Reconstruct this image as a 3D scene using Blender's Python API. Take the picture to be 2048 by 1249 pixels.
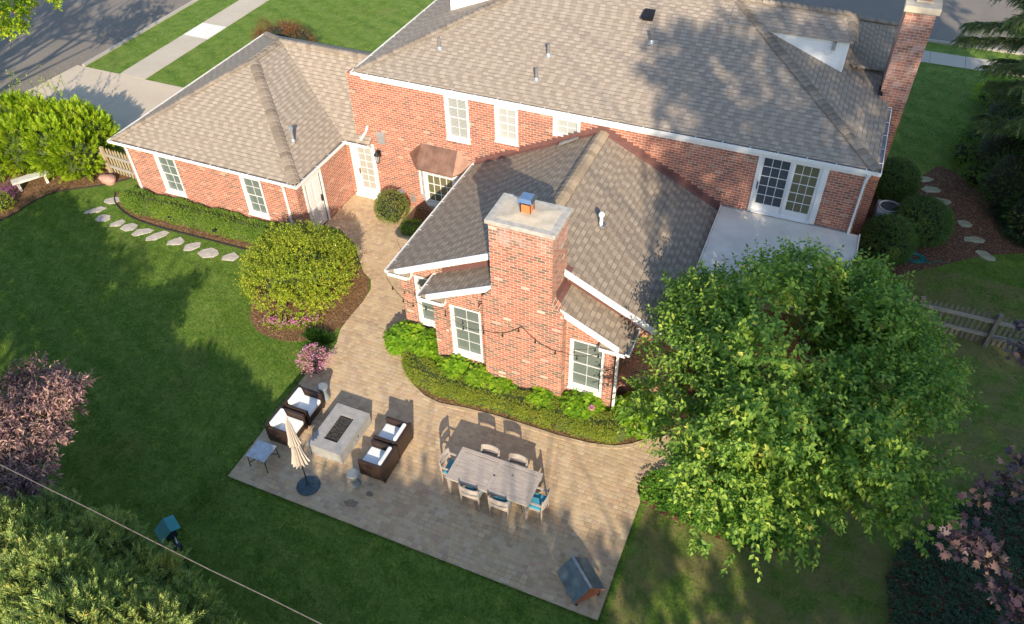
import bpy, bmesh, math, random
import numpy as np
from mathutils import Matrix, Vector
R_ = math.radians
for o in list(bpy.data.objects): bpy.data.objects.remove(o)
C = bpy.context.scene.collection
scene = bpy.context.scene

# ---------------------------------------------------------------- camera
CAM = Vector((0, 0, 17.4))
cam_d = bpy.data.cameras.new('camera'); cam = bpy.data.objects.new('camera', cam_d); C.objects.link(cam)
right = Vector((0.92129607, 0.25370509, -0.29469864))
down = Vector((0.38841131, -0.63685627, 0.66599606))
fwd = Vector((-0.01871408, -0.72804383, -0.6852751))
# rows of the world->camera rotation
RW = Matrix(((0.92129607, 0.38841131, -0.01871408), (0.25370509, -0.63685627, -0.72804383), (-0.29469864, 0.66599606, -0.6852751)))
rx, dn, fw = Vector(RW[0]), Vector(RW[1]), Vector(RW[2])
M = Matrix.Identity(4)
for i in range(3):
    M[i][0] = rx[i]; M[i][1] = -dn[i]; M[i][2] = -fw[i]; M[i][3] = CAM[i]
cam.matrix_world = M
cam_d.sensor_width = 36; cam_d.lens = 36 * 1605.52 / 2048
cam_d.clip_start = .1; cam_d.clip_end = 500
scene.camera = cam
# ---------------------------------------------------------------- world, sun, exposure
SUN_EL, SUN_AZ = 25.8, 151.3
w = bpy.data.worlds.new("World"); scene.world = w; w.use_nodes = True
nt = w.node_tree; bg = nt.nodes['Background']
sky = nt.nodes.new('ShaderNodeTexSky'); sky.sky_type = 'NISHITA'; sky.sun_disc = False
sky.sun_elevation = R_(SUN_EL); sky.sun_rotation = R_(SUN_AZ); sky.air_density = 1.0; sky.dust_density = .6; sky.ozone_density = 1.5
nt.links.new(sky.outputs[0], bg.inputs[0]); bg.inputs[1].default_value = 0.15
sd = bpy.data.lights.new('sun', 'SUN'); sd.energy = 4.1; sd.angle = R_(0.5); sd.color = (1.0, .86, .66)
so = bpy.data.objects.new('sun', sd); C.objects.link(so)
sv = Vector((math.sin(R_(SUN_AZ)) * math.cos(R_(SUN_EL)), math.cos(R_(SUN_AZ)) * math.cos(R_(SUN_EL)), math.sin(R_(SUN_EL))))
so.rotation_euler = sv.to_track_quat('Z', 'Y').to_euler(); so.location = sv * 60
scene.view_settings.view_transform = 'Standard'; scene.view_settings.look = 'None'
scene.view_settings.gamma = 1; scene.view_settings.exposure = 0.86
scene.render.engine = 'CYCLES'
scene.cycles.max_bounces = 6; scene.cycles.transparent_max_bounces = 4; scene.cycles.transmission_bounces = 3

# ================================================================ materials
class NT:
    """small helper round a material node tree"""
    def __init__(s, name):
        s.m = bpy.data.materials.new(name); s.m.use_nodes = True; s.t = s.m.node_tree
        s.b = s.t.nodes['Principled BSDF']; s.out = s.t.nodes['Material Output']
    def n(s, typ, **kw):
        nd = s.t.nodes.new('ShaderNode' + typ)
        for k, v in kw.items(): setattr(nd, k, v)
        return nd
    def put(s, sock, v):
        if isinstance(v, bpy.types.NodeSocket): s.t.links.new(v, sock)
        else:
            if isinstance(v, (tuple, list)) and len(v) == 3 and sock.type == 'RGBA': v = (*v, 1)
            sock.default_value = v
    def math(s, op, a, b=0.0, c=0.0, clamp=False):
        nd = s.n('Math', operation=op); nd.use_clamp = clamp
        s.put(nd.inputs[0], a); s.put(nd.inputs[1], b); s.put(nd.inputs[2], c)
        return nd.outputs[0]
    def mix(s, f, a, b, mode='MIX'):
        nd = s.n('Mix', data_type='RGBA', blend_type=mode); s.put(nd.inputs[0], f); s.put(nd.inputs[6], a); s.put(nd.inputs[7], b)
        return nd.outputs[2]
    def ramp(s, f, stops, interp='LINEAR'):
        nd = s.n('ValToRGB'); cr = nd.color_ramp; cr.interpolation = interp
        while len(cr.elements) < len(stops): cr.elements.new(.5)
        for e, (p, c) in zip(cr.elements, stops): e.position = p; e.color = (*c, 1)
        s.put(nd.inputs[0], f); return nd.outputs[0]
    def noise(s, vec, scale, detail=3, rough=.55, w=None):
        nd = s.n('TexNoise'); s.put(nd.inputs['Vector'], vec); nd.inputs['Scale'].default_value = scale
        nd.inputs['Detail'].default_value = detail; nd.inputs['Roughness'].default_value = rough
        return nd.outputs[0]
    def xyz(s, v):
        nd = s.n('SeparateXYZ'); s.put(nd.inputs[0], v); return nd.outputs
    def vec(s, x, y, z=0.0):
        nd = s.n('CombineXYZ'); s.put(nd.inputs[0], x); s.put(nd.inputs[1], y); s.put(nd.inputs[2], z); return nd.outputs[0]
    def white(s, v):
        nd = s.n('TexWhiteNoise', noise_dimensions='3D'); s.put(nd.inputs[0], v); return nd.outputs[0]
    def pos(s): return s.n('NewGeometry').outputs['Position']
    def obj(s): return s.n('TexCoord').outputs['Object']
    def bump(s, h, strength=.3, dist=.01):
        nd = s.n('Bump'); s.put(nd.inputs['Height'], h); nd.inputs['Strength'].default_value = strength; nd.inputs['Distance'].default_value = dist
        s.put(s.b.inputs['Normal'], nd.outputs[0])
    def fin(s, col, rough=.8, metal=0.0, spec=None):
        s.put(s.b.inputs['Base Color'], col); s.put(s.b.inputs['Roughness'], rough); s.put(s.b.inputs['Metallic'], metal)
        if spec is not None: s.b.inputs['Specular IOR Level'].default_value = spec
        return s.m

def plain(name, col, rough=.7, metal=0.0, var=.12, scale=6.0, spec=None, bump=0):
    k = NT(name); p = k.obj()
    f = k.noise(p, scale, 4)
    a = tuple(c * (1 - var) for c in col); b = tuple(min(1, c * (1 + var)) for c in col)
    c = k.ramp(f, [(.3, a), (.7, b)])
    if bump: k.bump(k.noise(p, scale * 6, 3), bump, .01)
    return k.fin(c, rough, metal, spec)

def wall_uv(k):
    """u runs along the wall, v = height, for walls square to the X or Y axis"""
    g = k.n('NewGeometry'); P = k.xyz(g.outputs['Position']); N = k.xyz(g.outputs['True Normal'])
    ax = k.math('GREATER_THAN', k.math('ABSOLUTE', N[0]), k.math('ABSOLUTE', N[1]))
    u = k.math('ADD', k.math('MULTIPLY', P[0], k.math('SUBTRACT', 1.0, ax)), k.math('MULTIPLY', P[1], ax))
    return u, P[2], g.outputs['Position']

def brick(name, stops, mortar=(.50, .40, .33), bw=.21, bh=.083, mo=.011, soft=None):
    k = NT(name); u, v, pos = wall_uv(k)
    u = k.math('ADD', u, 200.0); v = k.math('ADD', v, 50.0)
    rf = k.math('DIVIDE', v, bh); row = k.math('FLOOR', rf); fv = k.math('FRACT', rf)
    par = k.math('MODULO', row, 2.0)
    uf = k.math('ADD', k.math('DIVIDE', u, bw), k.math('MULTIPLY', par, .5)); col = k.math('FLOOR', uf); fu = k.math('FRACT', uf)
    r1 = k.white(k.vec(col, row, 3.0)); r2 = k.white(k.vec(col, row, 9.0))
    base = k.ramp(r1, stops, 'CONSTANT')
    base = k.mix(1.0, base, k.ramp(r2, [(0, (.58, .58, .58)), (1, (1.0, 1.0, 1.0))]), 'MULTIPLY')
    base = k.mix(k.math('MULTIPLY', k.noise(pos, 1.1, 4), .35), base, (.34, .17, .12))
    fine = k.noise(pos, 60, 3)
    base = k.mix(.25, base, k.ramp(fine, [(.3, (.10, .05, .04)), (.7, (.55, .33, .25))]))
    mu, mv = mo / bw / 2, mo / bh / 2
    du = k.math('MINIMUM', fu, k.math('SUBTRACT', 1.0, fu)); dv = k.math('MINIMUM', fv, k.math('SUBTRACT', 1.0, fv))
    inb = k.math('MULTIPLY', k.math('GREATER_THAN', du, mu), k.math('GREATER_THAN', dv, mv))
    mcol = k.mix(k.noise(pos, 8, 3), mortar, tuple(c * .75 for c in mortar))
    c = k.mix(inb, mcol, base)
    blot = k.ramp(k.noise(pos, .8, 5, .7), [(.62, (0, 0, 0)), (.75, (1, 1, 1))])
    c = k.mix(k.math('MULTIPLY', blot, .35), c, (.62, .52, .46))
    Z = k.xyz(pos)[2]; salt = k.math('MULTIPLY', k.ramp(k.noise(pos, 3.0, 5, .7), [(.45, (0, 0, 0)), (.62, (1, 1, 1))]), k.math('GREATER_THAN', k.math('ADD', Z, k.noise(pos, 2.0)), 5.75))
    if name != 'red_brick': c = k.mix(k.math('MULTIPLY', salt, .55), c, (.60, .42, .38))
    k.bump(k.math('ADD', k.math('MULTIPLY', inb, 1.0), k.math('MULTIPLY', fine, .4)), .6, .008)
    return k.fin(c, .9, 0, .2)

def shingle(name, stops, sv, weather=(.36, .30, .25)):
    """architectural shingles: courses follow the fall of the slope, tabs of random width and tone"""
    k = NT(name); g = k.n('NewGeometry'); P = k.xyz(g.outputs['Position']); N = k.xyz(g.outputs['True Normal'])
    ax = k.math('GREATER_THAN', k.math('ABSOLUTE', N[0]), k.math('ABSOLUTE', N[1]))
    u = k.math('ADD', k.math('MULTIPLY', P[0], k.math('SUBTRACT', 1.0, ax)), k.math('MULTIPLY', P[1], ax))
    hz = k.math('SQRT', k.math('ADD', k.math('MULTIPLY', N[0], N[0]), k.math('MULTIPLY', N[1], N[1])))
    v = k.math('DIVIDE', P[2], k.math('MAXIMUM', hz, .05))
    u = k.math('ADD', u, 200.0); v = k.math('ADD', v, 50.0)
    rf = k.math('DIVIDE', v, .143); row = k.math('FLOOR', rf); fv = k.math('FRACT', rf)
    sh = k.white(k.vec(row, 1.0, 7.0))
    uf = k.math('ADD', k.math('DIVIDE', u, .20), k.math('MULTIPLY', sh, 5.0)); col = k.math('FLOOR', uf); fu = k.math('FRACT', uf)
    tab = k.white(k.vec(col, row, 2.0)); pair = k.white(k.vec(k.math('FLOOR', k.math('DIVIDE', uf, 2.0)), row, 5.0))
    t = k.math('ADD', k.math('MULTIPLY', tab, .50), k.math('MULTIPLY', k.math('MODULO', col, 2.0), .50))
    c = k.ramp(t, stops)
    c = k.mix(k.math('MULTIPLY', k.noise(g.outputs['Position'], .55, 4), .3), c, weather)
    up = k.math('GREATER_THAN', tab, .5)                       # raised tabs: the shadow line under them is painted into the colour
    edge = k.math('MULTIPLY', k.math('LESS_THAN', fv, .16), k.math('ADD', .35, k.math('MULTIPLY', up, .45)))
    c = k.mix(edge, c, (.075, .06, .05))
    fe = k.math('LESS_THAN', fu, .05); c = k.mix(k.math('MULTIPLY', fe, .30), c, (.08, .065, .055))
    gr = k.noise(g.outputs['Position'], 90, 2)
    c = k.mix(.22, c, k.ramp(gr, [(.35, (.10, .08, .07)), (.65, (.62, .54, .46))]))
    c = k.mix(k.math('MULTIPLY', k.ramp(k.noise(k.vec(k.math('MULTIPLY', u, 1.0), k.math('MULTIPLY', v, .18), ax), 1.4, 4), [(.55, (0, 0, 0)), (.8, (1, 1, 1))]), .12), c, (.16, .13, .11))
    k.bump(k.math('ADD', k.math('ADD', k.math('MULTIPLY', up, .8), k.math('SUBTRACT', 1.0, fv)), k.math('MULTIPLY', gr, .5)), .7, .012)
    return k.fin(c, .92, 0, .15)

def foliage(name, stops, rough=.5, trans=.35, vein=0):
    k = NT(name); rp = k.n('NewGeometry').outputs['Random Per Island']
    big = k.noise(k.pos(), 1.3, 3)
    f = k.math('ADD', k.math('MULTIPLY', rp, .72), k.math('SUBTRACT', k.math('MULTIPLY', big, .9), .3), clamp=True)
    c = k.ramp(f, stops)
    k.fin(c, rough, 0, .35)
    if trans:
        tr = k.n('BsdfTranslucent'); k.put(tr.inputs[0], k.mix(1.0, c, (1.0, 1.25, .45), 'MULTIPLY'))
        mx = k.n('MixShader'); mx.inputs[0].default_value = trans
        k.t.links.new(k.b.outputs[0], mx.inputs[1]); k.t.links.new(tr.outputs[0], mx.inputs[2]); k.t.links.new(mx.outputs[0], k.out.inputs[0])
    return k.m

def grass_mat():
    k = NT('lawn_grass'); p = k.pos(); P = k.xyz(p)
    big = k.noise(p, .22, 4); mid = k.noise(p, 2.2, 7, .75); fine = k.noise(p, 13, 6, .8)
    c = k.ramp(mid, [(.28, (.070, .138, .019)), (.5, (.160, .262, .036)), (.70, (.31, .385, .070))])
    c = k.mix(k.ramp(fine, [(.35, (.75, .75, .75)), (.62, (0, 0, 0))]), c, (.030, .066, .010))
    # mowing stripes
    s = k.math('SINE', k.math('ADD', k.math('MULTIPLY', k.math('ADD', k.math('MULTIPLY', P[0], .42), k.math('MULTIPLY', P[1], .91)), 5.2), k.math('MULTIPLY', big, 2.0)))
    c = k.mix(k.math('MULTIPLY', k.math('ADD', s, 1.0), .16), c, (.20, .27, .06))
    # dry patches
    dry = k.ramp(k.noise(p, .55, 5, .7), [(.56, (0, 0, 0)), (.72, (1, 1, 1))])
    c = k.mix(k.math('MULTIPLY', dry, .5), c, (.20, .19, .06))
    brn = k.ramp(k.noise(p, 1.9, 2, .5), [(.70, (0, 0, 0)), (.78, (1, 1, 1))])
    c = k.mix(k.math('MULTIPLY', brn, .35), c, (.28, .22, .10))
    # the thin lawn right of the patio is drier
    far = k.math('MULTIPLY', k.math('GREATER_THAN', P[0], -1.6), k.math('LESS_THAN', P[1], 24.0))
    pt = k.ramp(k.noise(p, .9, 6, .7), [(.40, (0, 0, 0)), (.56, (1, 1, 1))])
    c = k.mix(k.math('MULTIPLY', k.math('MULTIPLY', far, pt), .70), c, (.26, .20, .09))
    k.bump(k.math('ADD', fine, k.math('MULTIPLY', mid, .5)), .9, .05)
    return k.fin(c, .85, 0, .15)

def mulch_mat(name='mulch', tint=(.21, .115, .06)):
    k = NT(name); p = k.pos()
    v = k.n('TexVoronoi'); v.inputs['Scale'].default_value = 26
    q = k.n('Mapping'); q.inputs['Scale'].default_value = (1, 2.2, 1); k.put(q.inputs[0], p); k.t.links.new(q.outputs[0], v.inputs['Vector'])
    cc = k.xyz(v.outputs['Color'])
    c = k.ramp(cc[0], [(0, tuple(t * .35 for t in tint)), (.5, tint), (.85, tuple(t * 1.6 for t in tint)), (1, (.52, .38, .22))])
    c = k.mix(k.math('MULTIPLY', k.noise(p, 2, 4), .4), c, tuple(t * .6 for t in tint))
    k.bump(cc[1], 1.0, .03)
    return k.fin(c, .95, 0, .1)

def paver_mat():
    k = NT('concrete_pavers'); p = k.pos(); P = k.xyz(p)
    wob = k.n('TexNoise'); wob.inputs['Scale'].default_value = 3.0; k.put(wob.inputs['Vector'], p)
    W = k.xyz(wob.outputs['Color'])
    x = k.math('ADD', k.math('ADD', P[0], 100.0), k.math('MULTIPLY', W[0], .05)); y = k.math('ADD', k.math('ADD', P[1], 100.0), k.math('MULTIPLY', W[1], .05))
    rf = k.math('DIVIDE', y, .125); row = k.math('FLOOR', rf); fv = k.math('FRACT', rf)
    rr = k.white(k.vec(row, 4.0, 1.0))
    wd = k.math('ADD', .135, k.math('MULTIPLY', k.math('GREATER_THAN', rr, .45), .05))
    uf = k.math('ADD', k.math('DIVIDE', x, wd), k.math('MULTIPLY', rr, 7.0)); col = k.math('FLOOR', uf); fu = k.math('FRACT', uf)
    r1 = k.white(k.vec(col, row, 1.0)); r2 = k.white(k.vec(col, row, 6.0))
    c = k.ramp(r1, [(0, (.43, .30, .185)), (.22, (.56, .40, .225)), (.45, (.62, .475, .30)), (.65, (.51, .36, .215)), (.8, (.64, .51, .35)), (.92, (.57, .36, .21)), (1, (.48, .31, .24))])
    cool = k.ramp(r2, [(0, (.86, .86, .9)), (1, (1.08, 1.05, 1.0))]); c = k.mix(1.0, c, cool, 'MULTIPLY')
    pink = k.ramp(P[1], [(0, (1, 1, 1)), (1, (1, 1, 1))])
    c = k.mix(k.math('MULTIPLY', k.noise(p, .5, 4), .45), c, (.52, .395, .24))
    d1 = k.math('MULTIPLY', k.math('MINIMUM', fu, k.math('SUBTRACT', 1.0, fu)), .2); d2 = k.math('MULTIPLY', k.math('MINIMUM', fv, k.math('SUBTRACT', 1.0, fv)), .125)
    d = k.math('MINIMUM', d1, d2)
    joint = k.math('LESS_THAN', d, .008)
    dark = k.noise(p, 1.7, 4)
    jc = k.mix(k.ramp(dark, [(.42, (0, 0, 0)), (.6, (1, 1, 1))]), (.66, .55, .38), (.24, .18, .11))
    c = k.mix(k.math('MULTIPLY', joint, .62), c, jc)
    fine = k.noise(p, 70, 3); c = k.mix(.16, c, k.ramp(fine, [(.3, (.12, .09, .06)), (.7, (.7, .58, .42))]))
    st = k.ramp(k.noise(p, .9, 5, .7), [(.60, (0, 0, 0)), (.74, (1, 1, 1))]); c = k.mix(k.math('MULTIPLY', st, .30), c, (.17, .13, .10))
    for sx, sy, rr in ((-8.52, 8.86, .17), (-8.22, 9.28, .10), (-8.40, 8.93, .07)):
        ds = k.math('SQRT', k.math('ADD', k.math('POWER', k.math('SUBTRACT', P[0], sx), 2.0), k.math('MULTIPLY', k.math('POWER', k.math('SUBTRACT', P[1], sy), 2.0), 2.2)))
        c = k.mix(k.math('MULTIPLY', k.math('LESS_THAN', k.math('ADD', ds, k.math('MULTIPLY', k.noise(p, 9, 4), .16)), rr + .08), .6), c, (.10, .085, .07))
    k.bump(k.math('ADD', k.ramp(d, [(0, (0, 0, 0)), (.018, (1, 1, 1))]), k.math('MULTIPLY', fine, .35)), .6, .008)
    return k.fin(c, .85, 0, .25)

def concrete(name, col, sp=0):
    k = NT(name); p = k.pos()
    c = k.mix(k.noise(p, .7, 6, .65), tuple(t * .78 for t in col), tuple(min(1, t * 1.15) for t in col))
    c = k.mix(k.math('MULTIPLY', k.noise(p, 45, 3), .25), c, tuple(t * .55 for t in col))
    k.bump(k.noise(p, 60, 3), .25, .006)
    return k.fin(c, .88, 0, .2)

def asphalt():
    k = NT('asphalt'); p = k.pos()
    c = k.mix(k.noise(p, .5, 6, .7), (.19, .165, .14), (.31, .27, .225))
    c = k.mix(k.math('MULTIPLY', k.noise(p, 120, 2), .5), c, (.08, .075, .07))
    cr = k.n('TexVoronoi', feature='DISTANCE_TO_EDGE'); cr.inputs['Scale'].default_value = .35; k.put(cr.inputs['Vector'], p)
    c = k.mix(k.math('MULTIPLY', k.math('LESS_THAN', cr.outputs[0], .004), .25), c, (.07, .065, .06))
    k.bump(k.noise(p, 120, 2), .5, .01)
    return k.fin(c, .9, 0, .25)

def glass(name, col, stripes=None, rough=.06):
    k = NT(name); c = col
    if stripes:
        P = k.xyz(k.pos()); f = k.math('FRACT', k.math('DIVIDE', P[2], .05))
        c = k.mix(k.math('LESS_THAN', f, .28), col, stripes)
    else:
        c = k.mix(k.noise(k.pos(), 1.8, 3), col, tuple(min(1, x * 1.7) for x in col))
    return k.fin(c, rough, 0, .6)

def cap_mat(name, col):
    k = NT(name); f = k.n('NewGeometry').outputs['Random Per Island']; c = k.ramp(f, [(0, tuple(x * .70 for x in col)), (1, tuple(x * 1.25 for x in col))])
    c = k.mix(k.math('MULTIPLY', k.noise(k.pos(), 60, 3), .4), c, tuple(x * .5 for x in col)); return k.fin(c, .92, 0, .15)

def wood_weather(name, a, b, axis=0):
    k = NT(name); p = k.obj(); mp = k.n('Mapping'); sc = [14, 14, 14]; sc[axis] = 1.2; mp.inputs['Scale'].default_value = sc; k.put(mp.inputs[0], p)
    f = k.noise(mp.outputs[0], 3, 5, .65)
    c = k.ramp(f, [(.3, a), (.7, b)]); k.bump(f, .4, .004)
    return k.fin(c, .8, 0, .2)

def wicker():
    k = NT('wicker'); P = k.xyz(k.obj())
    wv = k.math('MULTIPLY', k.math('SINE', k.math('MULTIPLY', P[2], 300.0)), k.math('SINE', k.math('MULTIPLY', k.math('ADD', P[0], P[1]), 160.0)))
    c = k.mix(k.math('ADD', k.math('MULTIPLY', wv, .4), .5), (.020, .011, .009), (.055, .030, .021))
    k.bump(wv, .7, .004); return k.fin(c, .42, 0, .5)

MT = dict(
    brick=brick('red_brick', [(0, (.50, .125, .065)), (.2, (.60, .18, .10)), (.42, (.54, .145, .08)), (.62, (.42, .115, .065)), (.76, (.64, .22, .12)), (.88, (.27, .10, .065)), (.955, (.70, .40, .28))], mortar=(.66, .53, .43), mo=.0145),
    brick2=brick('mixed_brick', [(0, (.56, .16, .09)), (.18, (.22, .125, .075)), (.32, (.60, .20, .115)), (.52, (.50, .14, .08)), (.70, (.18, .11, .07)), (.80, (.62, .25, .15)), (.965, (.78, .68, .58))], mortar=(.66, .54, .45), mo=.0145),
    brick3=brick('chimney_brick', [(0, (.52, .16, .10)), (.22, (.34, .13, .09)), (.45, (.60, .20, .11)), (.7, (.42, .14, .10)), (.88, (.64, .26, .15))], mortar=(.62, .53, .46), mo=.013),
    roof=shingle('tan_shingle', [(0, (.262, .208, .155)), (.40, (.318, .257, .193)), (.56, (.375, .306, .234)), (.8, (.405, .333, .256)), (1, (.45, .373, .29))], .14),
    roof2=shingle('brown_shingle', [(0, (.18, .14, .102)), (.4, (.23, .18, .132)), (.56, (.285, .228, .168)), (1, (.37, .30, .222))], .14, (.26, .20, .14)),
    cap=cap_mat('ridge_shingle', (.31, .255, .20)),
    cap2=cap_mat('ridge_shingle_brown', (.32, .25, .18)),
    white=plain('white_paint', (.77, .765, .745), .45, var=.04, scale=2),
    whitew=plain('white_siding', (.78, .79, .80), .5, var=.05, scale=1.5),
    trough=plain('gutter_grey', (.22, .21, .20), .6, var=.35, scale=4),
    glass=glass('window_glass', (.155, .19, .175), (.085, .10, .095)),
    glassb=glass('blind_glass', (.40, .41, .40), (.13, .13, .13)),
    glassw=glass('curtain_glass', (.42, .43, .41), (.34, .345, .335)),
    glassf=glass('door_glass', (.27, .27, .25)),
    glassd=glass('dark_glass', (.035, .045, .055)),
    glassk=glass('interior_glass', (.10, .095, .05)),
    copper=plain('copper_sheet', (.31, .175, .12), .42, .55, var=.3, scale=3),
    flash=plain('brown_flashing', (.155, .072, .062), .55, var=.15),
    lead=plain('grey_metal', (.34, .35, .36), .4, .6, var=.15),
    galv=plain('galvanised', (.60, .61, .62), .35, .7, var=.12),
    pvcw=plain('white_pvc', (.85, .85, .84), .4, var=.03),
    pvcg=plain('grey_pvc', (.17, .16, .16), .7, var=.1),
    black=plain('black_metal', (.02, .02, .022), .4, .3, var=.3),
    bluecap=plain('steel_cap', (.42, .50, .58), .22, .9, var=.1),
    clay=plain('clay_flue', (.56, .19, .06), .7, var=.1),
    concap=plain('cement_cap', (.52, .45, .35), .9, var=.18, scale=3, bump=.5),
    concap2=plain('cement_cap_rim', (.42, .395, .355), .9, var=.22, scale=6, bump=.5),
    deck=plain('deck_membrane', (.72, .65, .55), .75, var=.14, scale=1.3, bump=.3),
    wicker=wicker(),
    cushion=plain('white_cushion', (.80, .80, .78), .9, var=.04, scale=3, bump=.15),
    blue=plain('blue_cushion', (.06, .30, .42), .9, var=.15, scale=8),
    stonec=plain('cast_concrete', (.32, .315, .305), .75, var=.14, scale=5, bump=.25),
    coal=plain('fire_glass', (.035, .032, .03), .35, var=.7, scale=60, bump=1.0),
    teak=wood_weather('weathered_teak', (.31, .265, .23), (.50, .445, .40), 0),
    teak2=wood_weather('weathered_teak_frame', (.26, .215, .185), (.40, .34, .29), 2),
    slate=plain('grey_tabletop', (.42, .46, .50), .35, var=.22, scale=7),
    canvas=plain('beige_canvas', (.50, .44, .385), .9, var=.08, scale=9),
    iron=plain('dark_iron', (.035, .045, .05), .45, .4, var=.3, scale=12),
    baseblue=plain('resin_base', (.045, .075, .095), .5, .1, var=.4, scale=12, bump=.5),
    drum=plain('drum_stool_grey', (.20, .225, .235), .6, var=.15),
    coopred=wood_weather('red_brown_wood', (.24, .075, .045), (.40, .15, .09), 0),
    cooproof=plain('grey_roof_felt', (.115, .15, .165), .55, .1, var=.35, scale=6, bump=.4),
    teal=plain('teal_paint', (.015, .22, .23), .45, var=.12),
    navy=plain('dark_plastic', (.012, .014, .035), .4, var=.2),
    fence=wood_weather('grey_fence_wood', (.15, .13, .11), (.28, .25, .21), 2),
    fence2=wood_weather('tan_fence_wood', (.30, .24, .14), (.48, .39, .26), 2),
    bench=plain('bench_stone', (.60, .57, .50), .85, var=.12, bump=.3),
    pinkrock=plain('pink_granite', (.48, .27, .22), .85, var=.2, scale=8, bump=.6),
    flag=plain('flagstone', (.46, .41, .37), .9, var=.2, scale=3, bump=.6),
    flag2=plain('mossy_flagstone', (.36, .34, .22), .9, var=.25, scale=3, bump=.6),
    railwood=wood_weather('pale_rail_wood', (.24, .22, .19), (.42, .39, .34), 0),
    edging=plain('edging', (.03, .028, .025), .7),
    bronze=plain('bronze_lamp', (.09, .055, .035), .5, .5, var=.2),
    bark=wood_weather('bark', (.06, .045, .033), (.16, .125, .095), 2),
    barkp=wood_weather('pale_bark', (.25, .22, .19), (.42, .38, .33), 2),
    core=plain('inner_shade', (.018, .024, .010), .95, var=.4, scale=10),  # solid filler; shade inside the foliage is put into its dark colour
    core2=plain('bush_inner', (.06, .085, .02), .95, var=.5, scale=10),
    pot=plain('dark_pot', (.06, .045, .04), .6),
    cable=plain('aged_cable', (.14, .115, .10), .8, var=.35, scale=12),
    acg=plain('ac_case', (.36, .38, .41), .5, .2, var=.08),
    hose=plain('green_hose', (.01, .14, .12), .4, var=.2),
    bulb=plain('smoked_bulb', (.03, .022, .016), .15, var=.2),
    grass=grass_mat(), mulch=mulch_mat(), mulch2=mulch_mat('mulch_dark', (.17, .085, .055)), paver=paver_mat(),
    drive=concrete('driveway_concrete', (.58, .49, .38)), walk=concrete('sidewalk_concrete', (.53, .47, .38)),
    newwalk=concrete('new_concrete', (.78, .76, .70)), kerb=concrete('kerb_concrete', (.42, .39, .34)), asphalt=asphalt(),
)
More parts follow.
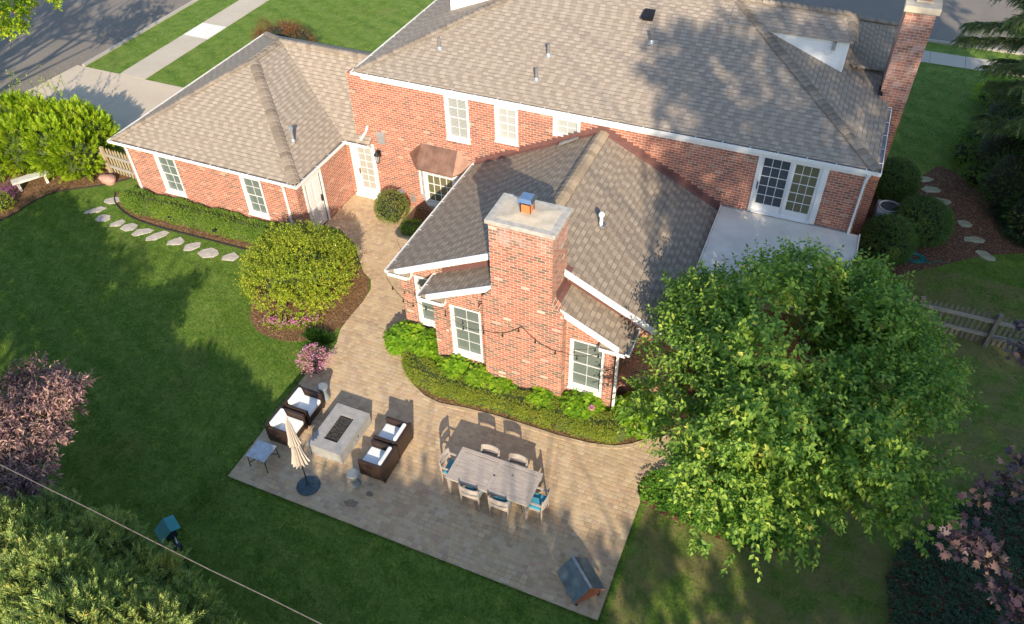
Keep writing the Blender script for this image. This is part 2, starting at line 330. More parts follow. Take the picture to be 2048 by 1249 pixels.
FO = dict(
    maple=foliage('maple_leaf', [(0, (.075, .175, .032)), (.35, (.15, .285, .042)), (.65, (.275, .42, .06)), (.9, (.45, .54, .085)), (1, (.58, .44, .10))]),
    shrub=foliage('yellow_shrub_leaf', [(0, (.11, .19, .012)), (.35, (.24, .33, .018)), (.7, (.40, .46, .03)), (.93, (.52, .50, .05)), (1, (.55, .30, .03))], trans=.25),
    hedge=foliage('box_hedge_leaf', [(0, (.11, .19, .018)), (.5, (.25, .33, .03)), (.85, (.42, .43, .05)), (1, (.50, .38, .09))], trans=.2),
    hedged=foliage('dark_hedge_leaf', [(0, (.07, .15, .018)), (.6, (.16, .28, .03)), (1, (.32, .40, .05))], trans=.2),
    ball=foliage('ball_bush_leaf', [(0, (.08, .14, .02)), (.5, (.17, .235, .03)), (.85, (.28, .29, .06)), (1, (.42, .25, .10))], trans=.2),
    hydr=foliage('hydrangea_leaf', [(0, (.09, .22, .015)), (.4, (.20, .38, .02)), (.8, (.34, .52, .03)), (1, (.52, .56, .08))], rough=.45),
    arb=foliage('arborvitae_leaf', [(0, (.12, .24, .010)), (.4, (.26, .40, .015)), (.8, (.42, .52, .025)), (1, (.55, .52, .05))]),
    yew=foliage('yew_leaf', [(0, (.028, .075, .018)), (.6, (.075, .165, .026)), (1, (.17, .27, .04))], trans=.15),
    jun=foliage('juniper_spray', [(0, (.11, .20, .075)), (.4, (.25, .37, .11)), (.75, (.45, .52, .13)), (.93, (.58, .57, .15)), (1, (.62, .34, .08))], trans=.2),
    spruce=foliage('spruce_needle', [(0, (.06, .12, .05)), (.5, (.15, .24, .08)), (.9, (.30, .38, .10)), (1, (.40, .42, .13))], trans=.2),
    purple=foliage('bronze_leaf', [(0, (.09, .045, .06)), (.4, (.22, .115, .12)), (.75, (.45, .27, .235)), (.93, (.56, .40, .24)), (1, (.34, .40, .12))], trans=.2),
    plum=foliage('plum_maple_leaf', [(0, (.035, .020, .032)), (.5, (.085, .050, .060)), (.84, (.20, .115, .09)), (1, (.50, .27, .07))], trans=.15),
    pachy=foliage('ground_cover_leaf', [(0, (.045, .14, .016)), (.5, (.10, .25, .024)), (.9, (.22, .38, .04)), (1, (.42, .46, .06))], trans=.2),
    ivy=foliage('ivy_leaf', [(0, (.008, .030, .010)), (.6, (.018, .055, .018)), (1, (.045, .10, .03))], trans=.1),
    barb=foliage('barberry_leaf', [(0, (.12, .04, .02)), (.5, (.28, .10, .04)), (.8, (.22, .16, .04)), (1, (.12, .18, .04))], trans=.2),
    street=foliage('street_maple_leaf', [(0, (.12, .24, .012)), (.4, (.28, .42, .016)), (.8, (.48, .55, .03)), (1, (.65, .50, .05))]),
    pinkf=foliage('pink_petal', [(0, (.62, .10, .30)), (.5, (.75, .25, .50)), (.8, (.85, .60, .72)), (1, (.80, .06, .10))], trans=.3),
    mauve=foliage('mauve_petal', [(0, (.30, .08, .22)), (1, (.50, .20, .38))], trans=.2),
    tan=foliage('dried_stem', [(0, (.22, .17, .07)), (.6, (.38, .31, .13)), (1, (.24, .30, .08))], trans=.2),
    grassb=foliage('grass_blade', [(0, (.045, .12, .012)), (.5, (.090, .195, .022)), (.9, (.17, .26, .035)), (1, (.28, .27, .08))], trans=.2),
    ogr=foliage('fescue_blade', [(0, (.02, .07, .01)), (1, (.06, .15, .02))], trans=.2),
    chip=foliage('bark_chip', [(0, (.07, .04, .025)), (.5, (.22, .13, .07)), (.9, (.42, .28, .16)), (1, (.62, .50, .35))], trans=0),
    fleaf=foliage('fallen_leaf', [(0, (.25, .12, .04)), (.5, (.48, .27, .08)), (.85, (.60, .42, .14)), (1, (.45, .06, .04))], trans=0),
)

# ================================================================ mesh helpers
def link(o, parent=None):
    C.objects.link(o)
    if parent: o.parent = parent
    return o
def tag(o, label=None, cat=None, group=None, kind=None):
    if label: o['label'] = label
    if cat: o['category'] = cat
    if group: o['group'] = group
    if kind: o['kind'] = kind
    return o
def empty(name, loc=(0, 0, 0), rz=0, label=None, cat=None, group=None):
    o = bpy.data.objects.new(name, None); o.empty_display_size = .1; o.location = loc; o.rotation_euler = (0, 0, rz); link(o)
    return tag(o, label, cat, group)
def kids(o): return [c for c in bpy.data.objects if c.parent == o]
def copy_tree(o, parent=None):
    c = o.copy(); C.objects.link(c); c.parent = parent
    for ch in kids(o): copy_tree(ch, c)
    return c

class MB:
    def __init__(s, T=None): s.v = []; s.f = []; s.mi = []; s.T = T
    def add(s, vs, fs, mi=0):
        b = len(s.v)
        for p in vs:
            p = Vector(p); s.v.append(s.T(p) if s.T else p)
        for f in fs: s.f.append([b + i for i in f]); s.mi.append(mi)
        return s
    def box(s, x0, x1, y0, y1, z0, z1, mi=0):
        return s.add([(x0, y0, z0), (x1, y0, z0), (x1, y1, z0), (x0, y1, z0), (x0, y0, z1), (x1, y0, z1), (x1, y1, z1), (x0, y1, z1)],
                     [(3, 2, 1, 0), (4, 5, 6, 7), (0, 1, 5, 4), (1, 2, 6, 5), (2, 3, 7, 6), (3, 0, 4, 7)], mi)
    def bar(s, a, b, w, h, mi=0, up=(0, 0, 1)):
        a, b = Vector(a), Vector(b); t = (b - a).normalized(); u = Vector(up)
        sd_ = t.cross(u)
        if sd_.length < 1e-4: sd_ = t.cross(Vector((1, 0, 0)))
        sd_.normalize(); u = sd_.cross(t)
        vs = []
        for p in (a, b):
            for i, j in ((-1, -1), (1, -1), (1, 1), (-1, 1)): vs.append(p + sd_ * (w / 2 * i) + u * (h / 2 * j))
        return s.add(vs, [(3, 2, 1, 0), (4, 5, 6, 7), (0, 1, 5, 4), (1, 2, 6, 5), (2, 3, 7, 6), (3, 0, 4, 7)], mi)
    def tube(s, pts, r, n=8, mi=0, cap=True):
        pts = [Vector(p) for p in pts]; rs = r if isinstance(r, (list, tuple)) else [r] * len(pts)
        vs = []; prev = None
        for i, p in enumerate(pts):
            t = (pts[min(i + 1, len(pts) - 1)] - pts[max(i - 1, 0)]).normalized()
            a = prev if prev is not None else (Vector((0, 0, 1)) if abs(t.z) < .9 else Vector((1, 0, 0)))
            a = (a - t * a.dot(t)).normalized(); prev = a; b = t.cross(a)
            for j in range(n):
                an = 2 * math.pi * j / n; vs.append(p + (a * math.cos(an) + b * math.sin(an)) * rs[i])
        fs = []
        for i in range(len(pts) - 1):
            for j in range(n):
                k = (j + 1) % n; fs.append((i * n + j, i * n + k, (i + 1) * n + k, (i + 1) * n + j))
        if cap: fs.append(tuple(range(n))[::-1]); fs.append(tuple((len(pts) - 1) * n + j for j in range(n)))
        return s.add(vs, fs, mi)
    def lathe(s, prof, c=(0, 0, 0), n=24, mi=0, wob=None):
        vs = []
        for i, (r, z) in enumerate(prof):
            for j in range(n):
                a = 2 * math.pi * j / n; rr = r * (wob(a, i) if wob else 1); vs.append((c[0] + rr * math.cos(a), c[1] + rr * math.sin(a), c[2] + z))
        fs = []
        for i in range(len(prof) - 1):
            for j in range(n):
                k = (j + 1) % n; fs.append((i * n + j, i * n + k, (i + 1) * n + k, (i + 1) * n + j))
        fs.append(tuple(range(n))[::-1]); fs.append(tuple((len(prof) - 1) * n + j for j in range(n)))
        return s.add(vs, fs, mi)
    def prism(s, poly, z0, z1, mi=0):
        n = len(poly); vs = [(x, y, z0) for x, y in poly] + [(x, y, z1) for x, y in poly]
        return s.add(vs, [tuple(range(n))[::-1], tuple(range(n, 2 * n))] + [(i, (i + 1) % n, n + (i + 1) % n, n + i) for i in range(n)], mi)
    def slab(s, poly, d, mi=0):
        """closed plate: polygon in space thickened by the vector d"""
        n = len(poly); d = Vector(d); vs = [Vector(p) for p in poly] + [Vector(p) + d for p in poly]
        return s.add(vs, [tuple(range(n)), tuple(range(n, 2 * n))[::-1]] + [(i, n + i, n + (i + 1) % n, (i + 1) % n) for i in range(n)], mi)
    def build(s, name, mats, parent=None, bevel=0, smooth=False, loc=None, sub=0):
        me = bpy.data.meshes.new(name); me.from_pydata([tuple(v) for v in s.v], [], s.f)
        if not isinstance(mats, (list, tuple)): mats = [mats]
        for m in mats: me.materials.append(m)
        me.polygons.foreach_set('material_index', s.mi)
        bm = bmesh.new(); bm.from_mesh(me); bmesh.ops.recalc_face_normals(bm, faces=bm.faces); bm.to_mesh(me); bm.free()
        if smooth: me.polygons.foreach_set('use_smooth', [True] * len(me.polygons))
        me.update(); o = bpy.data.objects.new(name, me); link(o, parent)
        if loc: o.location = loc
        if bevel:
            b = o.modifiers.new('bevel', 'BEVEL'); b.width = bevel; b.segments = 2; b.limit_method = 'ANGLE'; b.angle_limit = R_(40)
        if sub:
            q = o.modifiers.new('sub', 'SUBSURF'); q.levels = sub; q.render_levels = sub
        return o

def np_mesh(name, V, F, mat, parent=None, mis=None, smooth=False):
    """V (n,3), F list of (k,m) int arrays"""
    me = bpy.data.meshes.new(name); me.vertices.add(len(V)); me.vertices.foreach_set('co', np.asarray(V, np.float32).ravel())
    tot = sum(f.size for f in F); cnt = sum(len(f) for f in F)
    me.loops.add(tot); me.polygons.add(cnt)
    me.loops.foreach_set('vertex_index', np.concatenate([f.ravel() for f in F]).astype(np.int32))
    ls = np.concatenate([np.full(len(f), f.shape[1]) for f in F]); st = np.concatenate([[0], np.cumsum(ls)[:-1]])
    me.polygons.foreach_set('loop_start', st.astype(np.int32))
    for m in (mat if isinstance(mat, (list, tuple)) else [mat]): me.materials.append(m)
    if mis is not None: me.polygons.foreach_set('material_index', np.asarray(mis, np.int32))
    me.update(calc_edges=True); me.validate()
    o = bpy.data.objects.new(name, me); link(o, parent); return o

def nrm(a): return a / np.maximum(np.linalg.norm(a, axis=-1, keepdims=True), 1e-9)
UP = np.array([0, 0, 1.0])
class Leaves:
    """many leaf-shaped faces; each leaf is its own island"""
    def __init__(s): s.V = []; s.F = []; s.n = 0; s.M = []
    def raw(s, V, F, mi=0):
        s.V.append(V.reshape(-1, 3)); s.F.append((F + s.n, mi)); s.n += len(V.reshape(-1, 3))
    def leaf(s, P, D, N, L, W, fold=.18, mi=0, wide=.45):
        n = len(P); D = nrm(D); S = nrm(np.cross(D, N)); N = np.cross(S, D)
        L = np.broadcast_to(L, (n,))[:, None]; W = np.broadcast_to(W, (n,))[:, None]
        m = P + D * L * wide; a = m + S * W / 2 + N * W * fold; b = m - S * W / 2 + N * W * fold; t = P + D * L - N * L * .12
        V = np.stack([P, a, t, b], 1); i = np.arange(n)[:, None] * 4
        s.raw(V, np.concatenate([i + [0, 1, 2], i + [0, 2, 3]], 0), mi)
    def lobed(s, P, D, N, L, mi=0):
        n = len(P); D = nrm(D); S = nrm(np.cross(D, N)); N = np.cross(S, D)
        pat = [(0, 0), (.30, .12), (.52, .28), (.34, .40), (.48, .78), (.20, .60), (0, 1.0), (-.20, .60), (-.48, .78), (-.34, .40), (-.52, .28), (-.30, .12)]
        L = np.broadcast_to(L, (n,))[:, None]
        V = np.stack([P + S * x * L + D * y * L - N * (abs(x) * .35 * L) for x, y in pat], 1); i = np.arange(n)[:, None] * 12
        s.raw(V, i + np.arange(12)[None, :], mi)
    def stem(s, A, B, r, mi=0):
        n = len(A); T = nrm(B - A); S = nrm(np.cross(T, UP + .01)); U = np.cross(S, T)
        V = np.concatenate([np.stack([A + (S * math.cos(a) + U * math.sin(a)) * r for a in (0, 2.1, 4.2)], 1), np.stack([B + (S * math.cos(a) + U * math.sin(a)) * r * .5 for a in (0, 2.1, 4.2)], 1)], 1)
        i = np.arange(n)[:, None] * 6
        for a in range(3):
            b = (a + 1) % 3; s.raw(V, i + [a, b, b + 3, a + 3], mi) if a == 0 else s.F.append((i + [a, b, b + 3, a + 3] + s.n - n * 6, mi))
    def build(s, name, mats, parent=None):
        mis = np.concatenate([np.full(len(f), m) for f, m in s.F]) if isinstance(mats, (list, tuple)) else None
        return np_mesh(name, np.concatenate(s.V), [f for f, m in s.F], mats, parent, mis)

def rdir(rng, n): return nrm(rng.normal(size=(n, 3)))
def shell(rng, n, c, r, lo=.75, up=-.4):
    """points in the outer shell of an ellipsoid, with outward directions"""
    d = rdir(rng, int(n * 2.2)); d = d[d[:, 2] > up][:n]; k = rng.uniform(lo, 1.0, (len(d), 1))
    return np.array(c) + d * np.array(r) * k, nrm(d / np.array(r))
def lumps(rng, c, r, k, size=(.28, .5), up=-.25):
    """clump centres spread over an ellipsoid so the outline comes out uneven"""
    P, D = shell(rng, k, c, r, .45, up); q = rng.uniform(*size, (len(P), 1)) * np.mean(r)
    return P * 1.0, q
def shoots(fol, rng, P, D, length, k, L, W, droop=.3, spread=.9, sag=.1, stemr=.004, smi=1, jit=.25, fold=.18, mi=0, upn=1.0):
    n = len(P); ln = (np.broadcast_to(length, (n,)) * rng.uniform(.6, 1.25, n))[:, None]
    D = nrm(D + rng.normal(size=(n, 3)) * jit)
    A = nrm(np.cross(D, rdir(rng, n))); B = np.cross(D, A)
    E = P + D * ln - UP * sag * ln
    if stemr: fol.stem(P, E, stemr, smi)
    for j in range(k):
        t = (j + 1) / k; q = P + D * ln * t - UP * (sag * t * t) * ln
        an = j * 2.4 + rng.uniform(0, .6, (n, 1)); pr = A * np.cos(an) + B * np.sin(an)
        ld = D * (.55 if t < .99 else 1.6) + pr * spread - UP * droop + rng.normal(size=(n, 3)) * .18
        N = UP * upn + D * .3 + rng.normal(size=(n, 3)) * .45
        sc = rng.uniform(.7, 1.2, n) * (1.1 - .35 * t)
        fol.leaf(q, ld, N, L * sc, W * sc, fold, mi)
def fronds(fol, rng, P, D, N, length, k, w=.012, sl=.38, mi=0, smi=1, sag=.15, ang=.75):
    """feathery flat sprays: leaflets down both sides of an axis"""
    n = len(P); ln = (np.broadcast_to(length, (n,)) * rng.uniform(.6, 1.2, n))[:, None]; D = nrm(D); S = nrm(np.cross(D, N)); N = np.cross(S, D)
    for j in range(k):
        t = j / k; q = P + D * ln * t - UP * (sag * t * t) * ln
        for sg in (-1, 1):
            ld = D + S * sg * ang + N * rng.normal(size=(n, 1)) * .25 - UP * .12
            fol.leaf(q, ld, N + rng.normal(size=(n, 3)) * .3, ln[:, 0] * sl * (1.05 - t * .75), w, .3, mi, .5)
    fol.leaf(P + D * ln * .5, D - UP * sag, N, ln[:, 0] * .55, w, .3, mi)

def blob(rng, c, r, name='dark_core', parent=None, mat=None, seg=20):  # opaque filler added inside foliage, its dark colour standing for inner shade
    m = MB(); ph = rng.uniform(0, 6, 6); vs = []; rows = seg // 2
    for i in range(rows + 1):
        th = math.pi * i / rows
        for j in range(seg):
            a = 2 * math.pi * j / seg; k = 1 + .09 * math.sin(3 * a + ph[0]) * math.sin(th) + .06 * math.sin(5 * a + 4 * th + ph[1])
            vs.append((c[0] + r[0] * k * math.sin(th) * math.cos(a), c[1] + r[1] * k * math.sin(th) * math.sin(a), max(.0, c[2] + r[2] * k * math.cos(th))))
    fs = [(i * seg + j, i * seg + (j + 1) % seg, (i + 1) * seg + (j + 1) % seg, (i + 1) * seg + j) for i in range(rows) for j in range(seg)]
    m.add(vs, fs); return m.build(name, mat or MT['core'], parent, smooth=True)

def limbs(rng, base, targets, r0, name='trunk', parent=None, mat=None, fork=.35, twigs=2):
    """tapered trunk that forks to reach the clump centres"""
    m = MB(); base = Vector(base); tg = [Vector(t) for t in targets]; cen = sum(tg, Vector()) / len(tg)
    fk = base.lerp(Vector((cen.x, cen.y, cen.z)), fork)
    m.tube([base - Vector((0, 0, .1)), base + Vector((0, 0, .12)), base.lerp(fk, .5) + Vector((rng.normal() * .03, rng.normal() * .03, 0)), fk], [r0 * 1.35, r0, r0 * .85, r0 * .7], 10)
    for t in tg:
        mid = fk.lerp(t, .5) + Vector((rng.normal(), rng.normal(), rng.normal() + .5)) * .08 * (t - fk).length
        m.tube([fk - Vector((0, 0, .05)), mid, t], [r0 * .5, r0 * .28, r0 * .07], 6)
        for _ in range(twigs):
            e = t + Vector((rng.normal(), rng.normal(), abs(rng.normal()))) * .16 * (t - fk).length
            m.tube([mid, mid.lerp(e, .6) + Vector((0, 0, .04)), e], [r0 * .18, r0 * .12, r0 * .04], 5)
    return m.build(name, mat or MT['bark'], parent, smooth=True)

def inpoly(X, Y, poly):
    r = np.zeros(len(X), bool); n = len(poly); j = n - 1
    for i in range(n):
        xi, yi = poly[i]; xj, yj = poly[j]
        with np.errstate(divide='ignore', invalid='ignore'):
            c = ((yi > Y) != (yj > Y)) & (X < (xj - xi) * (Y - yi) / (yj - yi + 1e-12) + xi)
        r ^= c; j = i
    return r
def smooth_poly(p, it=2, closed=True):
    for _ in range(it):
        q = []
        for i in range(len(p) - (0 if closed else 1)):
            a, b = p[i], p[(i + 1) % len(p)]
            q += [(a[0] * .75 + b[0] * .25, a[1] * .75 + b[1] * .25), (a[0] * .25 + b[0] * .75, a[1] * .25 + b[1] * .75)]
        if not closed: q = [p[0]] + q + [p[-1]]
        p = q
    return p
#%%SECTION2
# ================================================================ ground, patio, paths
def struct(o): o['kind'] = 'structure'; return o
m = MB(); m.add([(-160, -60, 0), (120, -60, 0), (120, 160, 0), (-160, 160, 0)], [(0, 1, 2, 3)]); struct(m.build('lawn', MT['grass']))
PATIO = [(-11.95, 8.36), (-1.78, 8.31), (-1.77, 11.66), (-1.96, 12.07), (-1.92, 12.41), (-1.70, 12.70), (-1.0, 13.0), (-.2, 13.15), (-.2, 14.1), (-1.0, 14.05), (-1.76, 14.01),
         (-2.2, 13.61), (-2.5, 13.33), (-2.88, 13.10), (-3.53, 12.93), (-4.37, 12.86), (-5.25, 12.86), (-6.16, 12.86), (-7.06, 12.80), (-7.92, 12.68), (-8.44, 12.76), (-8.98, 13.03), (-9.33, 13.39), (-9.62, 13.79),
         (-10.0, 14.34), (-10.12, 14.95), (-10.12, 18.2), (-10.3, 18.9), (-12.5, 19.2), (-12.9, 20.74), (-15.5, 20.74), (-15.5, 18.6), (-14.86, 18.59), (-13.91, 18.04), (-13.35, 17.38), (-12.86, 16.85), (-12.44, 16.62),
         (-12.19, 16.18), (-12.12, 15.55), (-12.14, 14.89), (-12.12, 14.19), (-11.90, 13.6), (-11.87, 13.15), (-12.02, 12.52), (-12.06, 12.0), (-12.0, 10.78), (-11.97, 9.37)]
m = MB(); m.prism(PATIO, -.1, .03); struct(m.build('patio', MT['paver']))
# bands of edging bricks round the patio bed
def strip(poly, wdt, z0, z1, name, mat, closed=False, parent=None):
    m = MB(); n = len(poly); L = []; Rr = []
    for i in range(n):
        a = Vector(poly[i - 1] if i or closed else poly[i]); b = Vector(poly[(i + 1) % n] if i < n - 1 or closed else poly[i])
        t = (b - a).normalized(); nn = Vector((-t.y, t.x)) * wdt / 2; p = Vector(poly[i]); L.append(p + nn); Rr.append(p - nn)
    k = n if closed else n - 1
    for i in range(k):
        j = (i + 1) % n
        m.add([(*Rr[i], z0), (*Rr[j], z0), (*L[j], z0), (*L[i], z0), (*Rr[i], z1), (*Rr[j], z1), (*L[j], z1), (*L[i], z1)], [(4, 5, 6, 7), (0, 1, 5, 4), (2, 3, 7, 6), (3, 0, 4, 7), (1, 2, 6, 5)])
    return m.build(name, mat, parent)
HB = [(-10.04, 14.40), (-9.66, 13.80), (-9.37, 13.36), (-9.0, 12.98), (-8.44, 12.70), (-7.92, 12.62), (-7.06, 12.74), (-6.16, 12.80), (-5.25, 12.80), (-4.37, 12.80), (-3.53, 12.87), (-2.86, 13.04), (-2.46, 13.28), (-2.14, 13.58), (-1.72, 13.96)]
struct(strip(HB, .11, -.05, .042, 'patio_edging', MT['paver']))
BED1 = [(-10.0, 14.36), (-9.6, 13.84), (-9.31, 13.42), (-8.95, 13.08), (-8.44, 12.80), (-7.92, 12.72), (-7.06, 12.84), (-6.16, 12.90), (-4.37, 12.90), (-3.53, 12.97), (-2.9, 13.13), (-2.5, 13.36), (-2.2, 13.64), (-1.8, 14.05), (-1.2, 14.2), (-1.0, 16.9), (-2.9, 16.9), (-2.9, 15.1), (-10.0, 15.1)]
BED2 = smooth_poly([(-15.9, 14.9), (-15.2, 13.7), (-14.7, 13.25), (-14.1, 13.08), (-13.4, 13.12), (-12.75, 13.42), (-12.3, 13.95), (-12.13, 14.5), (-12.14, 15.4), (-12.22, 16.15), (-12.55, 16.66), (-13.1, 17.0), (-13.6, 17.5), (-14.4, 17.3), (-15.6, 16.4)], 1)
BED3 = smooth_poly([(-24.2, 17.55), (-23.75, 16.95), (-23.1, 16.62), (-22.2, 16.36), (-21.03, 16.30), (-19.32, 16.36), (-17.6, 16.40), (-15.9, 16.5), (-15.0, 17.5), (-15.5, 17.6), (-23.0, 17.6)], 1)
BED4 = [(-28.2, 13.6), (-27.0, 14.1), (-26.62, 14.94), (-26.66, 15.74), (-26.4, 16.5), (-25.93, 16.94), (-25.2, 17.4), (-24.6, 17.95), (-24.2, 18.5), (-24.4, 18.9), (-25.5, 19.4), (-28.0, 21.0), (-31, 21.5), (-34, 18), (-32, 12)]
BED5 = [(3.3, 22.9), (4.09, 23.6), (4.84, 24.2), (5.5, 24.8), (6.3, 25.4), (7.2, 25.85), (8.6, 26.6), (9.0, 27.5), (7.4, 28.2), (6.2, 29.0), (5.4, 30.2), (4.6, 30.6), (4.0, 29.5), (3.6, 28.6), (1.7, 29.2), (1.7, 22.6)]
struct_beds = [('mulch_bed', BED1, 'mulch'), ('mulch_bed', BED2, 'mulch'), ('mulch_bed', BED3, 'mulch'), ('mulch_bed', BED4, 'mulch'), ('mulch_bed', BED5, 'mulch2'),
               ('mulch_bed', [(-12.95, 18.95), (-10.15, 18.85), (-10.15, 20.7), (-12.95, 20.7)], 'mulch')]
for nme, pl, mt in struct_beds:
    m = MB(); m.prism(pl, -.1, .016); struct(m.build(nme, MT[mt]))
struct(strip([p for p in smooth_poly([(-24.1, 17.4), (-23.75, 16.95), (-23.1, 16.60), (-22.2, 16.34), (-21.03, 16.28), (-19.32, 16.34), (-17.6, 16.38), (-16.6, 16.4)], 1, False)], .035, -.05, .05, 'bed_edging', MT['edging']))
struct(strip([p for p in smooth_poly([(-28.2, 13.6), (-27.0, 14.1), (-26.62, 14.94), (-26.66, 15.74), (-26.4, 16.5), (-25.93, 16.94), (-25.2, 17.4), (-24.6, 17.95), (-24.2, 18.5)], 1, False)], .035, -.05, .045, 'bed_edging', MT['edging']))
# driveway, walks, streets (two streets meet at the corner plot)
DRV = [(-33.05, 20.6), (-27.2, 20.6), (-23.3, 18.4), (-23.3, 25.12), (-33.05, 25.12)]
m = MB(); m.prism(DRV, -.1, .012)
struct(m.build('driveway', MT['drive']))
m = MB(); m.prism([(-34.0, 20.3), (-33.054, 20.6), (-33.054, 25.12), (-33.6, 25.12)], -.1, .006); struct(m.build('driveway_apron', MT['drive']))
for x in (-31.0, -29.45): m = MB(); m.box(x - .008, x + .008, 20.6, 25.1, 0, .0135); struct(m.build('expansion_joint', MT['kerb']))
m = MB(); m.box(-33.0, -23.4, 22.8, 22.815, 0, .0135); struct(m.build('expansion_joint', MT['kerb']))
yy = 25.14
k = 0
while yy < 40:
    m = MB(); m.box(-31.0, -29.48, yy, yy + 1.5, -.08, .020); struct(m.build('sidewalk', MT['newwalk'] if k == 3 else MT['walk'])); yy += 1.515; k += 1
xx = -29.4
while xx < 24:
    m = MB(); m.box(xx, xx + 1.5, 39.5, 40.75, -.08, .020); struct(m.build('sidewalk', MT['walk'])); xx += 1.515
m = MB(); m.prism([(-46, -40), (-33.3, -40), (-33.3, 42.0), (60, 42.0), (60, 56), (-46, 56)], -.1, .004); struct(m.build('street', MT['asphalt']))
for a, b in (((-33.22, 25.14), (-33.22, 41.9)), ((-33.1, 41.9), (60, 41.9)), ((-33.22, -30), (-33.22, 20.3))):
    m = MB(); m.bar((*a, .03), (*b, .03), .17, .14); struct(m.build('kerb', MT['kerb'], bevel=.01))
m = MB(); m.add([(-300, -60, -.02), (-46, -60, -.02), (-46, 160, -.02), (-300, 160, -.02)], [(0, 1, 2, 3)]); m.add([(-160, 160, -.02), (120, 160, -.02), (120, 400, -.02), (-160, 400, -.02)], [(0, 1, 2, 3)]); struct(m.build('far_ground', MT['grass']))

# ================================================================ the house
house = empty('brick_house', (-6, 20, 0), 0, 'red brick two storey house with tan shingle roofs, garage wing and gabled family room', 'house')
bpy.context.view_layer.update()
inv = Matrix.Translation((6, -20, 0))
def H(name, mb, mats, parent=None, **kw):
    """part of the house: meshes are written in world coordinates and shifted to the house's origin"""
    mb.v = [inv @ Vector(v) for v in mb.v]
    return mb.build(name, mats, parent or house, **kw)
# plates of wall with real openings
def wall_y(m, y0, y1, x0, x1, z0, z1, holes):
    xs = sorted({x0, x1, *[h[0] for h in holes], *[h[1] for h in holes]})
    for a, b in zip(xs[:-1], xs[1:]):
        hs = sorted([(h[2], h[3]) for h in holes if h[0] < (a + b) / 2 < h[1]]); z = z0
        for c, d in hs:
            if c > z: m.box(a, b, y0, y1, z, c)
            z = d
        if z < z1: m.box(a, b, y0, y1, z, z1)
def wall_x(m, x0, x1, y0, y1, z0, z1, holes):
    ys = sorted({y0, y1, *[h[0] for h in holes], *[h[1] for h in holes]})
    for a, b in zip(ys[:-1], ys[1:]):
        hs = sorted([(h[2], h[3]) for h in holes if h[0] < (a + b) / 2 < h[1]]); z = z0
        for c, d in hs:
            if c > z: m.box(x0, x1, a, b, z, c)
            z = d
        if z < z1: m.box(x0, x1, a, b, z, z1)
YM = 20.75
# main block
m = MB()
wall_y(m, YM, YM + .25, -14.4, 1.6, 0, 5.0, [(-15.0, -14.4, 0, 2.2), (-12.15, -10.95, .75, 2.1), (-11.40, -10.53, 3.26, 4.87), (-9.62, -8.81, 3.57, 4.86), (-7.64, -6.74, 4.17, 4.87), (-1.37, .56, 2.98, 4.97)])
wall_x(m, 1.35, 1.6, YM + .25, 30.0, 0, 5.0, []); wall_x(m, -14.4, -14.15, YM + .25, 30.0, 0, 5.0, []); m.box(-14.4, 1.6, 30.0, 30.25, 0, 5.0)
H('main_wall', m, MT['brick'])
# family room: gable wall, lower gable bump, piers
def gable(m, x0, x1, y0, y1, z0, apx, apz):
    m.add([(x0, y0, z0), (x1, y0, z0), (apx, y0, apz), (x0, y1, z0), (x1, y1, z0), (apx, y1, apz)], [(0, 1, 2), (5, 4, 3), (0, 3, 4, 1), (1, 4, 5, 2), (2, 5, 3, 0)])
m = MB()
LWX0, LWX1, RWX0, RWX1 = -8.15, -7.20, -4.62, -3.66
wall_y(m, 15.0, 15.2, -10.12, -1.9, 0, 2.55, [(-9.72, -8.75, .5, 2.35)])
gable(m, -10.12, -1.9, 15.0, 15.2, 2.55, -6.0, 4.50)
m.box(-10.12, -9.72, 14.93, 14.999, 0, 2.45)
wall_x(m, -10.12, -9.92, 15.2, YM - .01, 0, 2.55, [])
wall_x(m, -2.1, -1.9, 15.2, YM - .01, 0, 2.55, [(16.1, 17.0, .5, 2.35)])
H('family_room_wall', m, MT['brick2'])
m = MB()
wall_y(m, 14.15, 14.35, -8.62, -3.38, 0, 2.58, [(LWX0, LWX1, .6, 2.48), (RWX0, RWX1, .6, 2.48)])
gable(m, -8.62, -3.38, 14.15, 14.35, 2.58, -6.0, 3.84)
m.box(-8.62, -8.19, 14.08, 14.149, 0, 2.52); m.box(-3.62, -3.38, 14.12, 14.149, 0, 2.5)
wall_x(m, -8.62, -8.42, 14.35, 15.0, 0, 2.58, []); wall_x(m, -3.58, -3.38, 14.35, 15.0, 0, 2.58, [])
H('gable_bay_wall', m, MT['brick2'])
# garage
m = MB()
wall_y(m, 17.58, 17.8, -22.9, -15.53, 0, 2.32, [(-21.56, -20.62, .62, 2.22), (-17.86, -16.98, .62, 2.22)])
wall_x(m, -15.75, -15.53, 17.8, YM, 0, 2.32, [(18.02, 18.92, .02, 2.1)])
wall_x(m, -22.9, -22.68, 17.8, 26.5, 0, 2.32, []); m.box(-22.9, -14.4, 26.28, 26.5, 0, 2.32)
m.box(-15.53, -15.40, YM, YM + .2, 0, 2.32)
H('garage_wall', m, MT['brick'])

# ---- roofs
SM = .388
ex0, ex1, ey0, ey1, ez = -14.64, 1.745, 20.735, 30.6, 5.12
ry = 25.9; rz = ez + SM * (ry - ey0); hx0 = ex0 + (ry - ey0); hx1 = ex1 - (ry - ey0)
D8 = (0, 0, -.07)
roof = MB()
roof.slab([(ex0, ey0, ez), (ex1, ey0, ez), (hx1, ry, rz), (hx0, ry, rz)], D8)
roof.slab([(ex1, ey0, ez), (ex1, ey1, ez), (hx1, ry, rz)], D8)
roof.slab([(ex0, ey1, ez), (ex0, ey0, ez), (hx0, ry, rz)], D8)
roof.slab([(ex1, ey1, ez), (ex0, ey1, ez), (hx0, ry, rz), (hx1, ry, rz)], D8)
